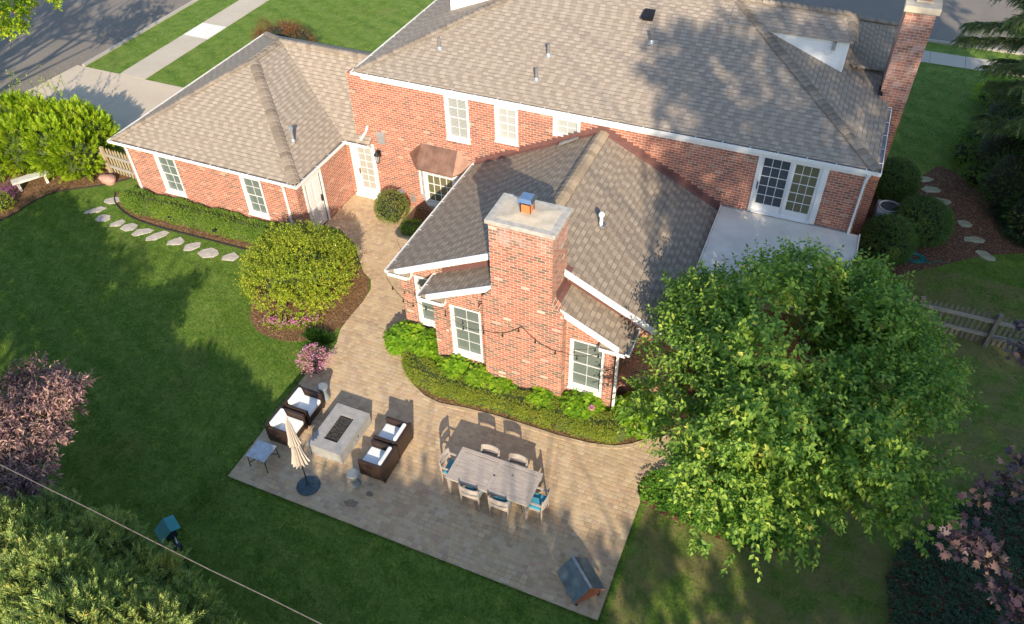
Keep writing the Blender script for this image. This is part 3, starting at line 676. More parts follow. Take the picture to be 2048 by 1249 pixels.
# raised front part that runs on past the hips at both ends, with small white gable walls under it
wz = rz - SM * (ry - 24.86)
for sx, xa, xb in ((1, .30, hx1), (-1, -13.2, hx0)):
    e = xa
    roof.slab([(e, 24.82, wz + .02), (xb, 24.82, wz + .02), (xb, ry, rz + .02), (e - .25 * sx, ry, rz + .02)], (0, 0, -.05))
    roof.slab([(e - .25 * sx, ry, rz + .02), (xb, ry, rz + .02), (xb, 28.4, rz - .95), (e, 28.4, rz - .95)], (0, 0, -.05))
    roof.slab([(e, 24.82, wz + .02), (e + .06 * sx, ry, wz - .05), (e, 28.4, rz - .95), (e - .25 * sx, ry, rz + .02)], (0, 0, -.04))
roof_o = H('roof', roof, MT['roof'])
m = MB()
def wallpoly(m, xr, xl, y):
    s = 1 if xr > xl else -1
    zr = ez + SM * ((ex1 - xr) if s > 0 else (xr - ex0)) ; 
    m.slab([(xr, y, zr - .05), (xr, y, wz - .02), (xl, y, wz - .02)], (0, .12, 0))
xl = ex1 - (wz - ez) / SM
wallpoly(m, -13.1, ex0 + (wz - ez) / SM, 24.93); H('upper_gable_wall', m, MT['whitew']); m = MB(); wallpoly(m, .19, xl, 24.93); o = H('upper_gable_wall', m, MT['whitew'])
m = MB()
for i in range(5):
    z = 5.9 + i * .2; m.box(-(z - 5.8) * 2.2 + .1 - 0.0, .17, 24.915, 24.93, z, z + .012)
m.box(.10, .20, 24.90, 24.93, 5.80, wz - .03)
H('siding_trim', m, MT['white'], o)
m = MB(); m.box(-.28, -.16, 24.80, 24.93, 6.42, 6.66); m.tube([(-.22, 24.86, 6.42), (-.28, 24.88, 6.25), (-.42, 24.88, 6.22), (-.46, 24.9, 6.34)], .008, 5); H('cable_box', m, MT['galv'], o)
# family room roof
FS = .49; FR = 2.45 + FS * 4.5; FY0 = 14.80
r2 = MB()
r2.slab([(-10.4, FY0, 2.499), (-10.4, YM, 2.499), (-6, YM, FR), (-6, FY0, FR)], D8)
r2.slab([(-6, FY0, FR), (-6, YM, FR), (-1.5, YM, 2.45), (-1.5, FY0, 2.45)], D8)
LS = .49; LR = 2.62 + LS * 3.05
r2.slab([(-8.93, 14.0, 2.679), (-8.93, 15.0, 2.679), (-6, 15.0, LR), (-6, 14.0, LR)], D8)
r2.slab([(-6, 14.0, LR), (-6, 15.0, LR), (-3.07, 15.0, 2.679), (-3.07, 14.0, 2.679)], D8)
# little return roofs at the foot of each rake
r2.slab([(-10.38, 14.76, 2.47), (-9.72, 14.76, 2.47), (-9.72, 14.99, 2.62), (-10.2, 14.99, 2.62)], (0, 0, -.05))
r2.slab([(-8.91, 13.98, 2.65), (-8.22, 13.98, 2.65), (-8.22, 14.14, 2.78), (-8.75, 14.14, 2.78)], (0, 0, -.05))
r2.slab([(-3.78, 13.98, 2.65), (-3.09, 13.98, 2.65), (-3.25, 14.14, 2.78), (-3.78, 14.14, 2.78)], (0, 0, -.05))
roof2_o = H('family_room_roof', r2, MT['roof2'])
# garage roof
ga = (-19.4, 21.4, 4.4); gb = (-19.4, 23.1, 4.4); gz = 2.49
r3 = MB()
gx0, gx1, gy0, gy1, gyi = -23.22, -15.42, 17.49, 26.84, 20.50
r3.slab([(gx0, gy0, gz), (gx1, gy0, gz), ga], D8)
r3.slab([(gx0, gy1, gz), (gx0, gy0, gz), ga, gb], D8)
r3.slab([(gx1, gy0, gz), (gx1, gyi, gz), gb, ga], D8)
r3.slab([(gx1, gyi, gz), (-14.38, gyi, gz), (-14.38, 23.1, 4.4), gb], D8)
r3.slab([(-14.38, gy1, gz), (gx0, gy1, gz), gb, (-14.38, 23.1, 4.4)], D8)
roof3_o = H('garage_roof', r3, MT['roof'])
# ridge and hip caps: overlapping bent pieces
def caps(m, p0, p1, kl, kr, wd=.15, step=.20, lift=.022):
    p0, p1 = Vector(p0), Vector(p1); t = (p1 - p0); L = t.length; t.normalize(); h = t.cross(Vector((0, 0, 1))).normalized()
    n = int(L / step); rr = random.Random(int(L * 1000))
    for i in range(n):
        a = p0 + t * (i * step); b = a + t * (step * 1.25); w_ = wd * rr.uniform(.95, 1.05)
        for z, q in ((lift + .022, a), (lift + .002, b)): pass
        def row(q, z): return [q + h * -w_ + Vector((0, 0, z - kl * w_)), q + Vector((0, 0, z + .012)) - h * w_ * .35 - Vector((0, 0, kl * w_ * .25)), q + Vector((0, 0, z + .012)) + h * w_ * .35 - Vector((0, 0, kr * w_ * .25)), q + h * w_ + Vector((0, 0, z - kr * w_))]
        A = row(a, lift + .05); B = row(b, lift + .002); A2 = [p - Vector((0, 0, .02)) for p in A]
        m.add(A + B + A2, [(0, 1, 5, 4), (1, 2, 6, 5), (2, 3, 7, 6), (8, 9, 1, 0), (9, 10, 2, 1), (10, 11, 3, 2)])
q2 = SM / math.sqrt(2)
def cap_run(par, mat, *a, **k): m = MB(); caps(m, *a, **k); return H('ridge_cap', m, MT[mat], par)
g4 = .34
for a in (((ex1, ey0, ez), (hx1, ry, rz), q2, q2, .17), ((ex0, ey0, ez), (hx0, ry, rz), q2, q2, .17), ((hx0, ry, rz), (hx1, ry, rz), SM, SM), ((hx1, ry, rz + .02), (.05, ry, rz + .02), SM, SM), ((.30, 24.86, wz + .02), (.05, ry, rz + .02), .3, .9), ((1.45, 26.45, 5.30), (.38, 25.5, 5.72), .3, .3, .12), ((ex1, ey1, ez), (hx1, ry, rz), q2, q2)): cap_run(roof_o, 'cap', *a)
cap_run(roof2_o, 'cap2', (-6, YM - .03, FR), (-6, FY0 + .02, FR), FS, FS, .19)
for a in (((gx1, gy0, gz), ga, g4, g4, .18), ((gx0, gy0, gz), ga, g4, g4, .15), (ga, gb, .49, .47, .16), (gb, (-14.4, 23.1, 4.4), .69, .5, .16), ((gx0, gy1, gz), gb, g4, g4, .14)): cap_run(roof3_o, 'cap', *a)

# ---- gutters: white trough with grey floor and straps
def gutter(a, b, out, z, label=None):
    a, b = Vector((*a, 0)), Vector((*b, 0)); o = Vector((*out, 0)).normalized(); t = (b - a).normalized(); L = (b - a).length
    m = MB()
    def P(p, d, zz): return p + o * d + Vector((0, 0, zz))
    for d0, d1, z0, z1, mi in ((.095, .115, -.02, .075, 0), (0, .115, -.035, -.02, 0), (.004, .095, .030, .036, 1), (-.012, .0, -.035, .05, 0)):
        m.add([P(a, d0, z + z0), P(b, d0, z + z0), P(b, d1, z + z0), P(a, d1, z + z0), P(a, d0, z + z1), P(b, d0, z + z1), P(b, d1, z + z1), P(a, d1, z + z1)],
              [(3, 2, 1, 0), (4, 5, 6, 7), (0, 1, 5, 4), (1, 2, 6, 5), (2, 3, 7, 6), (3, 0, 4, 7)], mi)
    for e in (a, b):
        q = t * (.006 if e is a else -.006)
        m.add([P(e - q, 0, z - .035), P(e - q, .115, z - .035), P(e - q, .115, z + .075), P(e - q, 0, z + .06), P(e + q, 0, z - .035), P(e + q, .115, z - .035), P(e + q, .115, z + .075), P(e + q, 0, z + .06)],
              [(0, 1, 2, 3), (7, 6, 5, 4), (0, 4, 5, 1), (1, 5, 6, 2), (2, 6, 7, 3), (3, 7, 4, 0)], 0)
    s = .5
    while s < L - .2: c = a + t * s; m.bar(P(c, .0, z + .070), P(c, .1, z + .078), .025, .006, 0); s += .78
    return H('gutter', m, [MT['white'], MT['trough']])
gutter((ex0, ey0), (ex1, ey0), (0, -1), ez - .07); gutter((ex1, ey0 - .11), (ex1, 24.45), (1, 0), ez - .07); gutter((ex0, ey0 - .11), (ex0, ey1), (-1, 0), ez - .07)
gutter((gx0, gy0), (gx1, gy0), (0, -1), gz - .07); gutter((gx1, gy0 - .11), (gx1, gyi - .11), (1, 0), gz - .07); gutter((gx1 + .1, gyi), (-14.42, gyi), (0, -1), gz - .07); gutter((gx0, gy0 - .11), (gx0, gy1), (-1, 0), gz - .07)
gutter((-10.4, 14.76), (-10.4, YM - .02), (-1, 0), 2.43); gutter((-10.4, 14.80), (-9.76, 14.80), (0, -1), 2.41)
gutter((-8.93, 13.96), (-8.93, 14.98), (-1, 0), 2.60); gutter((-8.93, 14.02), (-8.25, 14.02), (0, -1), 2.58)
gutter((-3.07, 13.96), (-3.07, 14.98), (1, 0), 2.60); gutter((-3.76, 14.02), (-3.07, 14.02), (0, -1), 2.58); gutter((-1.5, 14.7), (-1.5, 16.85), (1, 0), 2.38)
# fascia / frieze boards under the eaves
m = MB()
m.box(-14.45, 1.63, YM - .035, YM - .001, 4.87, 5.03)
m.box(1.601, ex1 - .05, YM - .03, 30, 5.035, 5.06); m.box(ex0 + .02, -14.401, YM - .03, 30, 5.035, 5.06)
H('eave_trim', m, MT['white'])
m = MB()
m.box(-22.93, -15.50, 17.55, 17.579, 2.24, 2.42); pass
m.box(-15.529, -15.50, 17.58, YM - .02, 2.24, 2.42); m.box(-15.49, -14.41, YM - .22, YM - .02, 2.36, 2.39)
H('garage_trim', m, MT['white'])
# rake boards (white) along the gables
def rake(m, a, b, wd=.19, th=.035):
    a, b = Vector(a), Vector(b); m.add([a, b, b - Vector((0, 0, wd)), a - Vector((0, 0, wd))] + [p + Vector((0, th, 0)) for p in (a, b, b - Vector((0, 0, wd)), a - Vector((0, 0, wd)))],
        [(0, 1, 2, 3), (7, 6, 5, 4), (0, 4, 5, 1), (1, 5, 6, 2), (2, 6, 7, 3), (3, 7, 4, 0)])
m = MB()
rake(m, (-10.2, FY0 - .04, 2.50 + .2 * .49), (-6.702, FY0 - .04, FR + .015 - .702 * .49), .2); rake(m, (-5.038, FY0 - .04, FR + .015 - .962 * .49), (-1.58, FY0 - .04, 2.50), .2)
rake(m, (-8.75, 13.96, 2.78), (-6.702, 13.96, LR + .012 - .702 * .49), .2); rake(m, (-5.038, 13.96, LR + .012 - .962 * .49), (-3.25, 13.96, 2.78), .2)
m.slab([(-10.12, FY0 - .004, 2.42), (-6.0, FY0 - .004, 4.45), (-6.0, 14.995, 4.45), (-10.12, 14.995, 2.42)], (0, 0, -.02)); m.slab([(-6.0, FY0 - .004, 4.45), (-1.9, FY0 - .004, 2.42), (-1.9, 14.995, 2.42), (-6.0, 14.995, 4.45)], (0, 0, -.02))
m.box(-10.39, -9.72, 14.80, 14.995, 2.36, 2.385); m.box(-8.9, -8.2, 14.03, 14.14, 2.53, 2.55); m.box(-3.78, -3.09, 14.03, 14.14, 2.53, 2.55)
m.slab([(-9.74, 14.74, 2.36), (-9.74, 14.99, 2.36), (-9.74, 14.99, 2.66)], (.03, 0, 0)); m.slab([(-8.25, 13.96, 2.53), (-8.25, 14.14, 2.53), (-8.25, 14.14, 2.82)], (.03, 0, 0))
H('rake_board', m, MT['white'])

# step flashing: stair-shaped strips against the brick above the lower roofs
def steps(m, x0, z0, x1, z1, y, n, up=.19, base=-.02):
    for i in range(n):
        a = x0 + (x1 - x0) * i / n; b = x0 + (x1 - x0) * (i + 1) / n; za = z0 + (z1 - z0) * i / n; zb = z0 + (z1 - z0) * (i + 1) / n
        top = min(za, zb) + up
        m.slab([(a, y, za + base), (b, y, zb + base), (b, y, top), (a, y, top)] if a < b else [(b, y, zb + base), (a, y, za + base), (a, y, top), (b, y, top)], (0, .012, 0))
for a in ((-10.38, 2.50, -6.0, FR, YM - .014, 24, .27), (-2.2, 2.45 + .7 * FS, -6.0, FR, YM - .014, 20, .30), (-8.75, 2.77, -6.85, 2.62 + LS * 2.2, 14.986, 14, .20), (-3.25, 2.77, -5.0, 2.62 + LS * 2.05, 14.986, 13, .20)): m = MB(); steps(m, *a); H('step_flashing', m, MT['flash'])
m = MB()
# sloping skirts where roof meets brick
m.slab([(-10.4, YM - .10, 2.52), (-6, YM - .10, FR + .015), (-6, YM - .02, FR + .05), (-10.4, YM - .02, 2.56)], (0, 0, -.01))
m.slab([(-6, YM - .10, FR + .015), (-2.2, YM - .10, 2.45 + .7 * FS + .015), (-2.2, YM - .02, 2.45 + .7 * FS + .05), (-6, YM - .02, FR + .05)], (0, 0, -.01))
H('roof_flashing', m, MT['flash'])
m = MB(); m.slab([(-7.35, YM - .12, 4.06), (-6.76, YM - .04, 4.36), (-6.72, YM - .16, 4.36), (-7.35, YM - .34, 4.03)], (0, 0, .02)); H('diverter_flashing', m, MT['lead'])
# ---- big family room chimney
CH = dict(x0=-6.70, x1=-5.04, y0=13.86, y1=14.92, zt=5.87)
m = MB()
m.box(CH['x0'], CH['x1'], CH['y0'], CH['y1'], 3.4, CH['zt'])
m.box(-6.98, -4.73, 13.86, 14.148, 0, 3.40)
m.add([(-6.98, 13.86, 3.4), (CH['x0'], 13.86, 3.72), (CH['x0'], 13.86, 3.4), (-6.98, 14.148, 3.4), (CH['x0'], 14.148, 3.72), (CH['x0'], 14.148, 3.4)], [(0, 2, 1), (3, 4, 5), (0, 1, 4, 3)])
m.add([(-4.73, 13.86, 3.4), (CH['x1'], 13.86, 3.80), (CH['x1'], 13.86, 3.4), (-4.73, 14.148, 3.4), (CH['x1'], 14.148, 3.80), (CH['x1'], 14.148, 3.4)], [(0, 1, 2), (5, 4, 3), (0, 3, 4, 1)])
chim = H('chimney', m, MT['brick2'])
m = MB(); m.box(CH['x0'] - .07, CH['x1'] + .07, CH['y0'] - .07, CH['y1'] + .07, CH['zt'], 5.985); H('chimney_cap', m, MT['concap2'], chim, bevel=.012)
m = MB(); x0, x1, y0, y1 = CH['x0'] + .10, CH['x1'] - .10, CH['y0'] + .09, CH['y1'] - .10
m.add([(x0, y0, 5.987), (x1, y0, 5.987), (x1, y1, 5.987), (x0, y1, 5.987), (x0 + .5, y0 + .3, 6.025), (x1 - .5, y0 + .3, 6.025), (x1 - .5, y1 - .3, 6.025), (x0 + .5, y1 - .3, 6.025)], [(0, 1, 5, 4), (1, 2, 6, 5), (2, 3, 7, 6), (3, 0, 4, 7), (4, 5, 6, 7)])
H('mortar_crown', m, MT['concap'], chim)
fx, fy = -5.93, 14.46
m = MB(); m.box(fx - .125, fx + .125, fy - .125, fy + .125, 5.98, 6.24); H('flue', m, MT['clay'], chim, bevel=.03)
m = MB(); 
for sx in (-1, 1):
    for sy in (-1, 1): m.box(fx + sx * .125 - .008, fx + sx * .125 + .008, fy + sy * .125 - .008, fy + sy * .125 + .008, 5.99, 6.37, 1)
m.box(fx - .10, fx + .10, fy - .10, fy + .10, 6.2, 6.30, 1)
m.add([(fx - .2, fy - .2, 6.35), (fx + .2, fy - .2, 6.35), (fx + .2, fy + .2, 6.35), (fx - .2, fy + .2, 6.35), (fx - .14, fy - .14, 6.43), (fx + .14, fy - .14, 6.43), (fx + .14, fy + .14, 6.43), (fx - .14, fy + .14, 6.43)], [(3, 2, 1, 0), (4, 5, 6, 7), (0, 1, 5, 4), (1, 2, 6, 5), (2, 3, 7, 6), (3, 0, 4, 7)], 0)
H('flue_hood', m, [MT['bluecap'], MT['black']], chim)
for pl, d in (([(CH['x1'] + .004, 14.15, 3.30), (CH['x1'] + .004, 14.98, 3.30), (CH['x1'] + .004, 14.98, 3.95), (CH['x1'] + .004, 14.15, 3.95)], (.012, 0, 0)), ([(CH['x1'] + .017, 13.96, 3.66), (CH['x1'] + .017, 14.98, 3.66), (CH['x1'] + .14, 14.98, 3.60), (CH['x1'] + .14, 13.96, 3.60)], (0, 0, .012)),
              ([(CH['x0'] - .004, 13.94, 3.5), (CH['x0'] - .004, 14.98, 3.5), (CH['x0'] - .004, 14.98, 3.98), (CH['x0'] - .004, 13.94, 3.9)], (-.012, 0, 0)), ([(CH['x1'] + .003, 14.80, 4.17), (CH['x1'] + .16, 14.80, 4.09), (CH['x1'] + .16, 15.02, 4.09), (CH['x1'] + .003, 15.02, 4.17)], (0, 0, .02))):
    m = MB(); m.slab(pl, d); H('chimney_flashing', m, MT['flash'], chim)
# ---- tall side chimney on the east wall
m = MB(); m.box(1.42, 2.21, 24.72, 26.3, 5.2, 7.9); m.box(1.602, 2.21, 24.72, 26.9, 0, 5.2)
chim2 = H('chimney', m, MT['brick3']); chim2['label'] = 'tall narrow brick chimney at the right end of the main roof'
m = MB(); m.box(1.34, 2.29, 24.62, 26.4, 7.9, 8.08); m.box(1.6, 2.05, 24.95, 25.4, 8.08, 8.14); H('chimney_cap', m, MT['concap'], chim2, bevel=.015)
m = MB(); m.box(1.66, 1.99, 25.0, 25.33, 8.0, 8.26); H('flue', m, MT['clay'], chim2, bevel=.02)
m = MB(); m.slab([(1.36, 24.66, 5.36), (1.5, 24.66, 5.30), (1.5, 25.0, 5.30), (1.36, 25.0, 5.36)], (0, 0, .12)); H('chimney_flashing', m, MT['black'], chim2)

# ---- windows: casing, sashes, muntins; pane and sill as pieces of the window
def window(T, u0, u1, z0, z1, cols=2, rows=2, hung=True, gm='glass', casing=.07, label=None, rec=.05, sill=True, shutterw=0):
    """T maps (u, d, z) to the world: u along the wall, d outwards"""
    m = MB(T); c = casing
    for a, b, e, f in ((u0 + .002, u0 + c, z0, z1), (u1 - c, u1 - .002, z0, z1), (u0 + c, u1 - c, z1 - c, z1), (u0 + c, u1 - c, z0, z0 + c * .7)): m.box(a, b, -.17, -.012, e, f)
    g0, g1, h0, h1 = u0 + c, u1 - c, z0 + c * .7, z1 - c; s = .016
    spans = [(h0, (h0 + h1) / 2, -.135), ((h0 + h1) / 2, h1, -.105)] if hung else [(h0, h1, -.11)]
    pm = MB(T)
    for a, b, d in spans:
        m.box(g0, g0 + s, d, d + .03, a, b); m.box(g1 - s, g1, d, d + .03, a, b); m.box(g0 + s, g1 - s, d, d + .03, a, a + s); m.box(g0 + s, g1 - s, d, d + .03, b - s, b)
        for i in range(1, cols): u = g0 + s + (g1 - g0 - 2 * s) * i / cols; m.box(u - .005, u + .005, d + .006, d + .022, a + s, b - s)
        for i in range(1, rows): z = a + s + (b - a - 2 * s) * i / rows; m.box(g0 + s, g1 - s, d + .004, d + .020, z - .005, z + .005)
        pm.box(g0 + s, g1 - s, d - .006, d + .003, a + s, b - s)
    o = H('window', m, MT['white'])
    if label: o['label'] = label
    H('pane', pm, MT[gm], o)
    if sill: k = MB(T); k.box(u0 - .02, u1 + .02, -.1, .045, z0 - .04, z0 - .002); H('sill', k, MT['white'], o)
    return o
TS = lambda y: (lambda p: Vector((p.x, y - p.y, p.z)))      # wall facing the garden (-y)
TE = lambda x: (lambda p: Vector((x + p.y, p.x, p.z)))      # wall facing +x
window(TS(YM), -11.40, -10.53, 3.26, 4.87, gm='glassb', casing=.09, label='upstairs window with horizontal blinds')
window(TS(YM), -9.62, -8.81, 3.57, 4.86, gm='glassw', casing=.09, label='upstairs window with white curtain')
window(TS(YM), -7.64, -6.74, 4.17, 4.87, hung=False, gm='glassw', casing=.10, sill=False, label='short upstairs window just above the lower roof')
window(TS(15.0), -9.72, -8.75, .5, 2.35, label='family room window half hidden by the lower gable'); window(TS(14.15), LWX0, LWX1, .6, 2.48, label='window left of the big chimney'); window(TS(14.15), RWX0, RWX1, .6, 2.48, label='window right of the big chimney')
window(TE(-1.9), 16.1, 17.0, .5, 2.35, label='side window of the family room behind the tree')
window(TS(17.58), -21.56, -20.62, .62, 2.22, label='garage window nearer the corner fence', casing=.08); window(TS(17.58), -17.86, -16.98, .62, 2.22, label='garage window nearer the white side door', casing=.08)
# brick soldier sills
for a, b, z in ((-11.44, -10.5, 3.20), (-9.66, -8.78, 3.51)): m = MB(); m.box(a, b, YM - .05, YM - .001, z - .13, z - .005); H('brick_sill', m, MT['brick'])
# sliding door on to the upper deck
m = MB(TS(YM)); u0, u1, z0, z1 = -1.37, .56, 2.98, 4.97
m.box(u0, u0 + .09, -.16, .03, z0, z1); m.box(u1 - .16, u1, -.16, .03, z0, z1); m.box(u0 + .09, u1 - .16, -.16, .03, z1 - .07, z1); m.box(u0 + .09, u1 - .16, -.16, .06, z0, z0 + .04)
sl = H('sliding_door', m, MT['white'])
def leaf_door(T, u0, u1, z0, z1, d, cols, rows, st, bot, gm, parent, mat='white'):
    m = MB(T); m.box(u0, u0 + st, d, d + .04, z0, z1); m.box(u1 - st, u1, d, d + .04, z0, z1); m.box(u0 + st, u1 - st, d, d + .04, z0, z0 + bot); m.box(u0 + st, u1 - st, d, d + .04, z1 - st, z1)
    for i in range(1, cols): u = u0 + st + (u1 - u0 - 2 * st) * i / cols; m.box(u - .008, u + .008, d + .012, d + .034, z0 + bot, z1 - st)
    for i in range(1, rows): z = z0 + bot + (z1 - st - z0 - bot) * i / rows; m.box(u0 + st, u1 - st, d + .010, d + .032, z - .008, z + .008)
    H('door_panel', m, MT[mat], parent); g = MB(T); g.box(u0 + st, u1 - st, d + .004, d + .016, z0 + bot, z1 - st); H('pane', g, MT[gm], parent)
leaf_door(TS(YM), u0 + .09, -.42, z0 + .04, z1 - .07, -.12, 3, 5, .07, .22, 'glassd', sl); leaf_door(TS(YM), -.42, u1 - .16, z0 + .04, z1 - .07, -.07, 3, 5, .09, .22, 'glassk', sl)
m = MB(TS(YM)); m.box(u0 + .10, u0 + .125, -.075, -.03, 3.75, 3.98); H('door_handle', m, MT['black'], sl)
# french door between garage and main wall
m = MB(TS(YM)); m.box(-15.40, -15.20, -.15, .0, 0.0, 2.36); m.box(-14.44, -14.36, -.15, .03, 0, 2.36); m.box(-15.20, -14.44, -.15, .0, 2.25, 2.36); m.box(-15.40, -14.40, -.15, .12, 0, .12)
fd = H('french_door', m, MT['white']); leaf_door(TS(YM), -15.20, -14.44, .13, 2.25, -.06, 2, 6, .10, .26, 'glassf', fd)
m = MB(TS(YM)); m.box(-15.13, -15.10, -.02, .05, 1.0, 1.22); H('door_handle', m, MT['copper'], fd)
# white garage side door
m = MB(TE(-15.53)); m.box(17.93, 18.02, -.1, .03, 0, 2.16); m.box(18.92, 19.02, -.1, .03, 0, 2.16); m.box(18.02, 18.92, -.1, .03, 2.08, 2.16)
gd = H('garage_door', m, MT['white']); m = MB(TE(-15.53)); m.box(18.02, 18.92, -.07, -.03, .03, 2.08)
for a, b in ((.2, .95), (1.12, 1.95)):
    for c, d in ((18.14, 18.42), (18.52, 18.80)): m.box(c, d, -.03, -.015, a, b)
H('door_panel', m, MT['white'], gd, bevel=.006); m = MB(TE(-15.53)); m.box(18.79, 18.83, -.03, .03, .95, 1.20); H('door_handle', m, MT['black'], gd)
# ---- bay window with copper roof
bx = [(-12.62, YM - .001), (-12.18, 20.33), (-10.98, 20.33), (-10.54, YM - .001)]
m = MB()
m.prism([(a, b) for a, b in bx], .62, .80); m.prism(bx, 2.02, 2.20)
for (a, b) in zip(bx[:-1], bx[1:]):
    A, B = Vector((*a, 0)), Vector((*b, 0)); t = (B - A).normalized()
    for q in (A + t * .05, B - t * .05): m.bar(q + Vector((0, 0, .78)), q + Vector((0, 0, 2.04)), .11, .07, up=t.cross(Vector((0, 0, 1))))
m.add([(-12.3, YM - .002, .1), (-10.9, YM - .002, .1), (-10.98, 20.45, .45), (-12.18, 20.45, .45), (-12.62, YM - .002, .62), (-10.54, YM - .002, .62), (-10.98, 20.33, .62), (-12.18, 20.33, .62)], [(0, 1, 2, 3), (0, 3, 7, 4), (1, 5, 6, 2), (3, 2, 6, 7)])
bay = H('bay_window', m, MT['white'])
g = MB(); mm = MB()
for (a, b), n in zip(zip(bx[:-1], bx[1:]), (1, 4, 1)):
    A, B = Vector((*a, 0)), Vector((*b, 0)); t = (B - A).normalized(); nn = Vector((t.y, -t.x, 0)); A2, B2 = A + t * .1 - nn * .02, B - t * .1 - nn * .02
    g.slab([A2 + Vector((0, 0, .8)), B2 + Vector((0, 0, .8)), B2 + Vector((0, 0, 2.02)), A2 + Vector((0, 0, 2.02))], -nn * .01)
    for z in (.86, 1.2, 1.58, 1.96): mm.bar(A2 + nn * .012 + Vector((0, 0, z)), B2 + nn * .012 + Vector((0, 0, z)), .02, .022 if .9 < z < 1.9 else .06)
    for i in range(0, n + 1):
        q = A2.lerp(B2, i / n) + nn * .014; mm.bar(q + Vector((0, 0, .8)), q + Vector((0, 0, 2.02)), .022 if 0 < i < n else .06, .02, up=nn)
H('pane', g, MT['glassk'], bay); H('muntins', mm, MT['white'], bay)
m = MB(); e = [(-12.93, YM - .002, 2.34), (-12.36, 20.14, 2.22), (-10.98, 20.14, 2.22), (-10.42, YM - .002, 2.34)]; tp = [(-12.40, YM - .002, 2.86), (-11.05, YM - .002, 2.86)]
m.add(e + tp + [(x, y, z - .05) for x, y, z in e], [(0, 1, 4), (1, 2, 5, 4), (2, 3, 5), (0, 6, 7, 1), (1, 7, 8, 2), (2, 8, 9, 3), (6, 9, 8, 7)])
for i in range(0, 6):
    k = i / 5; a = Vector(e[1]).lerp(Vector(e[2]), k); b = Vector(tp[0]).lerp(Vector(tp[1]), k); m.bar(a + Vector((0, 0, .02)), b + Vector((0, 0, .02)), .014, .05)
for a, b in ((e[0], tp[0]), (e[3], tp[1])): pass
cr = H('bay_roof', m, MT['copper'], bay)
# ---- downspouts
def dsp(pts, w_=.075, lab=None):
    m = MB()
    for a, b in zip(pts[:-1], pts[1:]): m.bar(a, b, w_, .06)
    return H('downspout', m, MT['white'], bevel=.01)
dsp([(-22.62, 17.40, 2.42), (-22.70, 17.52, 2.20), (-22.70, 17.53, .05)]); dsp([(-15.95, 17.40, 2.42), (-15.98, 17.51, 2.20), (-15.98, 17.53, .05)])
dsp([(1.58, 20.64, 5.02), (1.55, 20.67, 4.90), (1.53, 20.69, 4.70), (1.53, 20.69, 2.95)]); dsp([(-14.46, 20.70, 3.12), (-14.52, 20.62, 2.90), (-14.66, 20.42, 2.66)], .08)
dsp([(-3.28, 13.96, 2.56), (-3.28, 14.07, 2.46), (-3.28, 14.08, .05)]); dsp([(1.82, 16.95, 2.85), (1.82, 16.95, .05)])
# ---- upper deck over the porch
m = MB(); m.box(-2.13, 1.83, 16.88, YM - .002, 2.80, 2.94); dk = H('balcony_deck', m, MT['deck'], bevel=.015)
m = MB(); m.box(-2.17, -2.131, 16.84, YM - .01, 2.74, 2.99); m.box(-2.17, 1.87, 16.84, 16.879, 2.74, 2.99); m.box(1.831, 1.87, 16.88, YM - .01, 2.74, 2.99); H('deck_edge', m, MT['deck'], dk)
m = MB(); m.box(-2.1, 1.5, YM - .03, YM - .003, 2.94, 2.985); H('deck_flashing', m, MT['lead'], dk)
m = MB(); wall_x(m, 1.55, 1.75, 17.0, YM, 0, 2.80, []); m.box(-1.85, 1.75, 16.9, 17.0, 0, 2.8); H('porch_wall', m, MT['brick'])
# ---- pipes and vents on the roofs
def pipe(x, y, z, r=.055, h=.42, mat='pvcg', base='lead', bs=.19, slope=SM, ax=1, label=None):
    m = MB(); m.tube([(x, y, z - .05), (x, y, z + h)], [r * 1.05, r * .85], 12); o = H('vent_pipe', m, MT[mat])
    if label: o['label'] = label
    k = MB(); d = bs / 2; dz = d * slope
    if ax: k.slab([(x - d, y - d, z - dz + .012), (x + d, y - d, z - dz + .012), (x + d, y + d, z + dz + .012), (x - d, y + d, z + dz + .012)], (0, 0, .014))
    else: k.slab([(x - d, y - d, z + dz + .012), (x + d, y - d, z - dz + .012), (x + d, y + d, z - dz + .012), (x - d, y + d, z + dz + .012)], (0, 0, .014))
    k.lathe([(r * 1.5, 0), (r * 1.2, .08), (r * 1.02, .1)], (x, y, z), 12); H('pipe_flashing', k, MT[base], o); return o
for x, y in ((-12.15, 22.13), (-8.50, 22.58), (-8.53, 21.62), (-5.50, 23.70)): pipe(x, y, ez + SM * (y - ey0), base='galv')
o = pipe(-4.80, 16.97, 2.45 + FS * 3.30, .05, .45, 'pvcw', 'lead', .26, -FS, 0, 'white plastic pipe on the family room roof')
m = MB(); m.lathe([(.07, 0), (.085, .05), (.07, .1), (.03, .14)], (-4.80, 16.97, 4.42), 12); H('pipe_hood', m, MT['pvcw'], o)
o = pipe(-16.40, 19.02, gz + .473 * 1.12, .055, .55, 'galv', 'galv', .24, -.473, 0, 'galvanised pipe with cap on the garage roof')
m = MB(); m.lathe([(.075, 0), (.08, .06), (.02, .09)], (-16.40, 19.02, 3.50), 14); H('pipe_hood', m, MT['galv'], o)
m = MB(); x, y = -5.9, 24.62; z = ez + SM * (y - ey0); m.box(x - .16, x + .16, y - .1, y + .18, z - .05, z + .08); m.slab([(x - .2, y - .2, z + .05), (x + .2, y - .2, z + .05), (x + .17, y + .2, z + .20), (x - .17, y + .2, z + .20)], (0, 0, .03)); H('roof_vent', m, MT['black'])
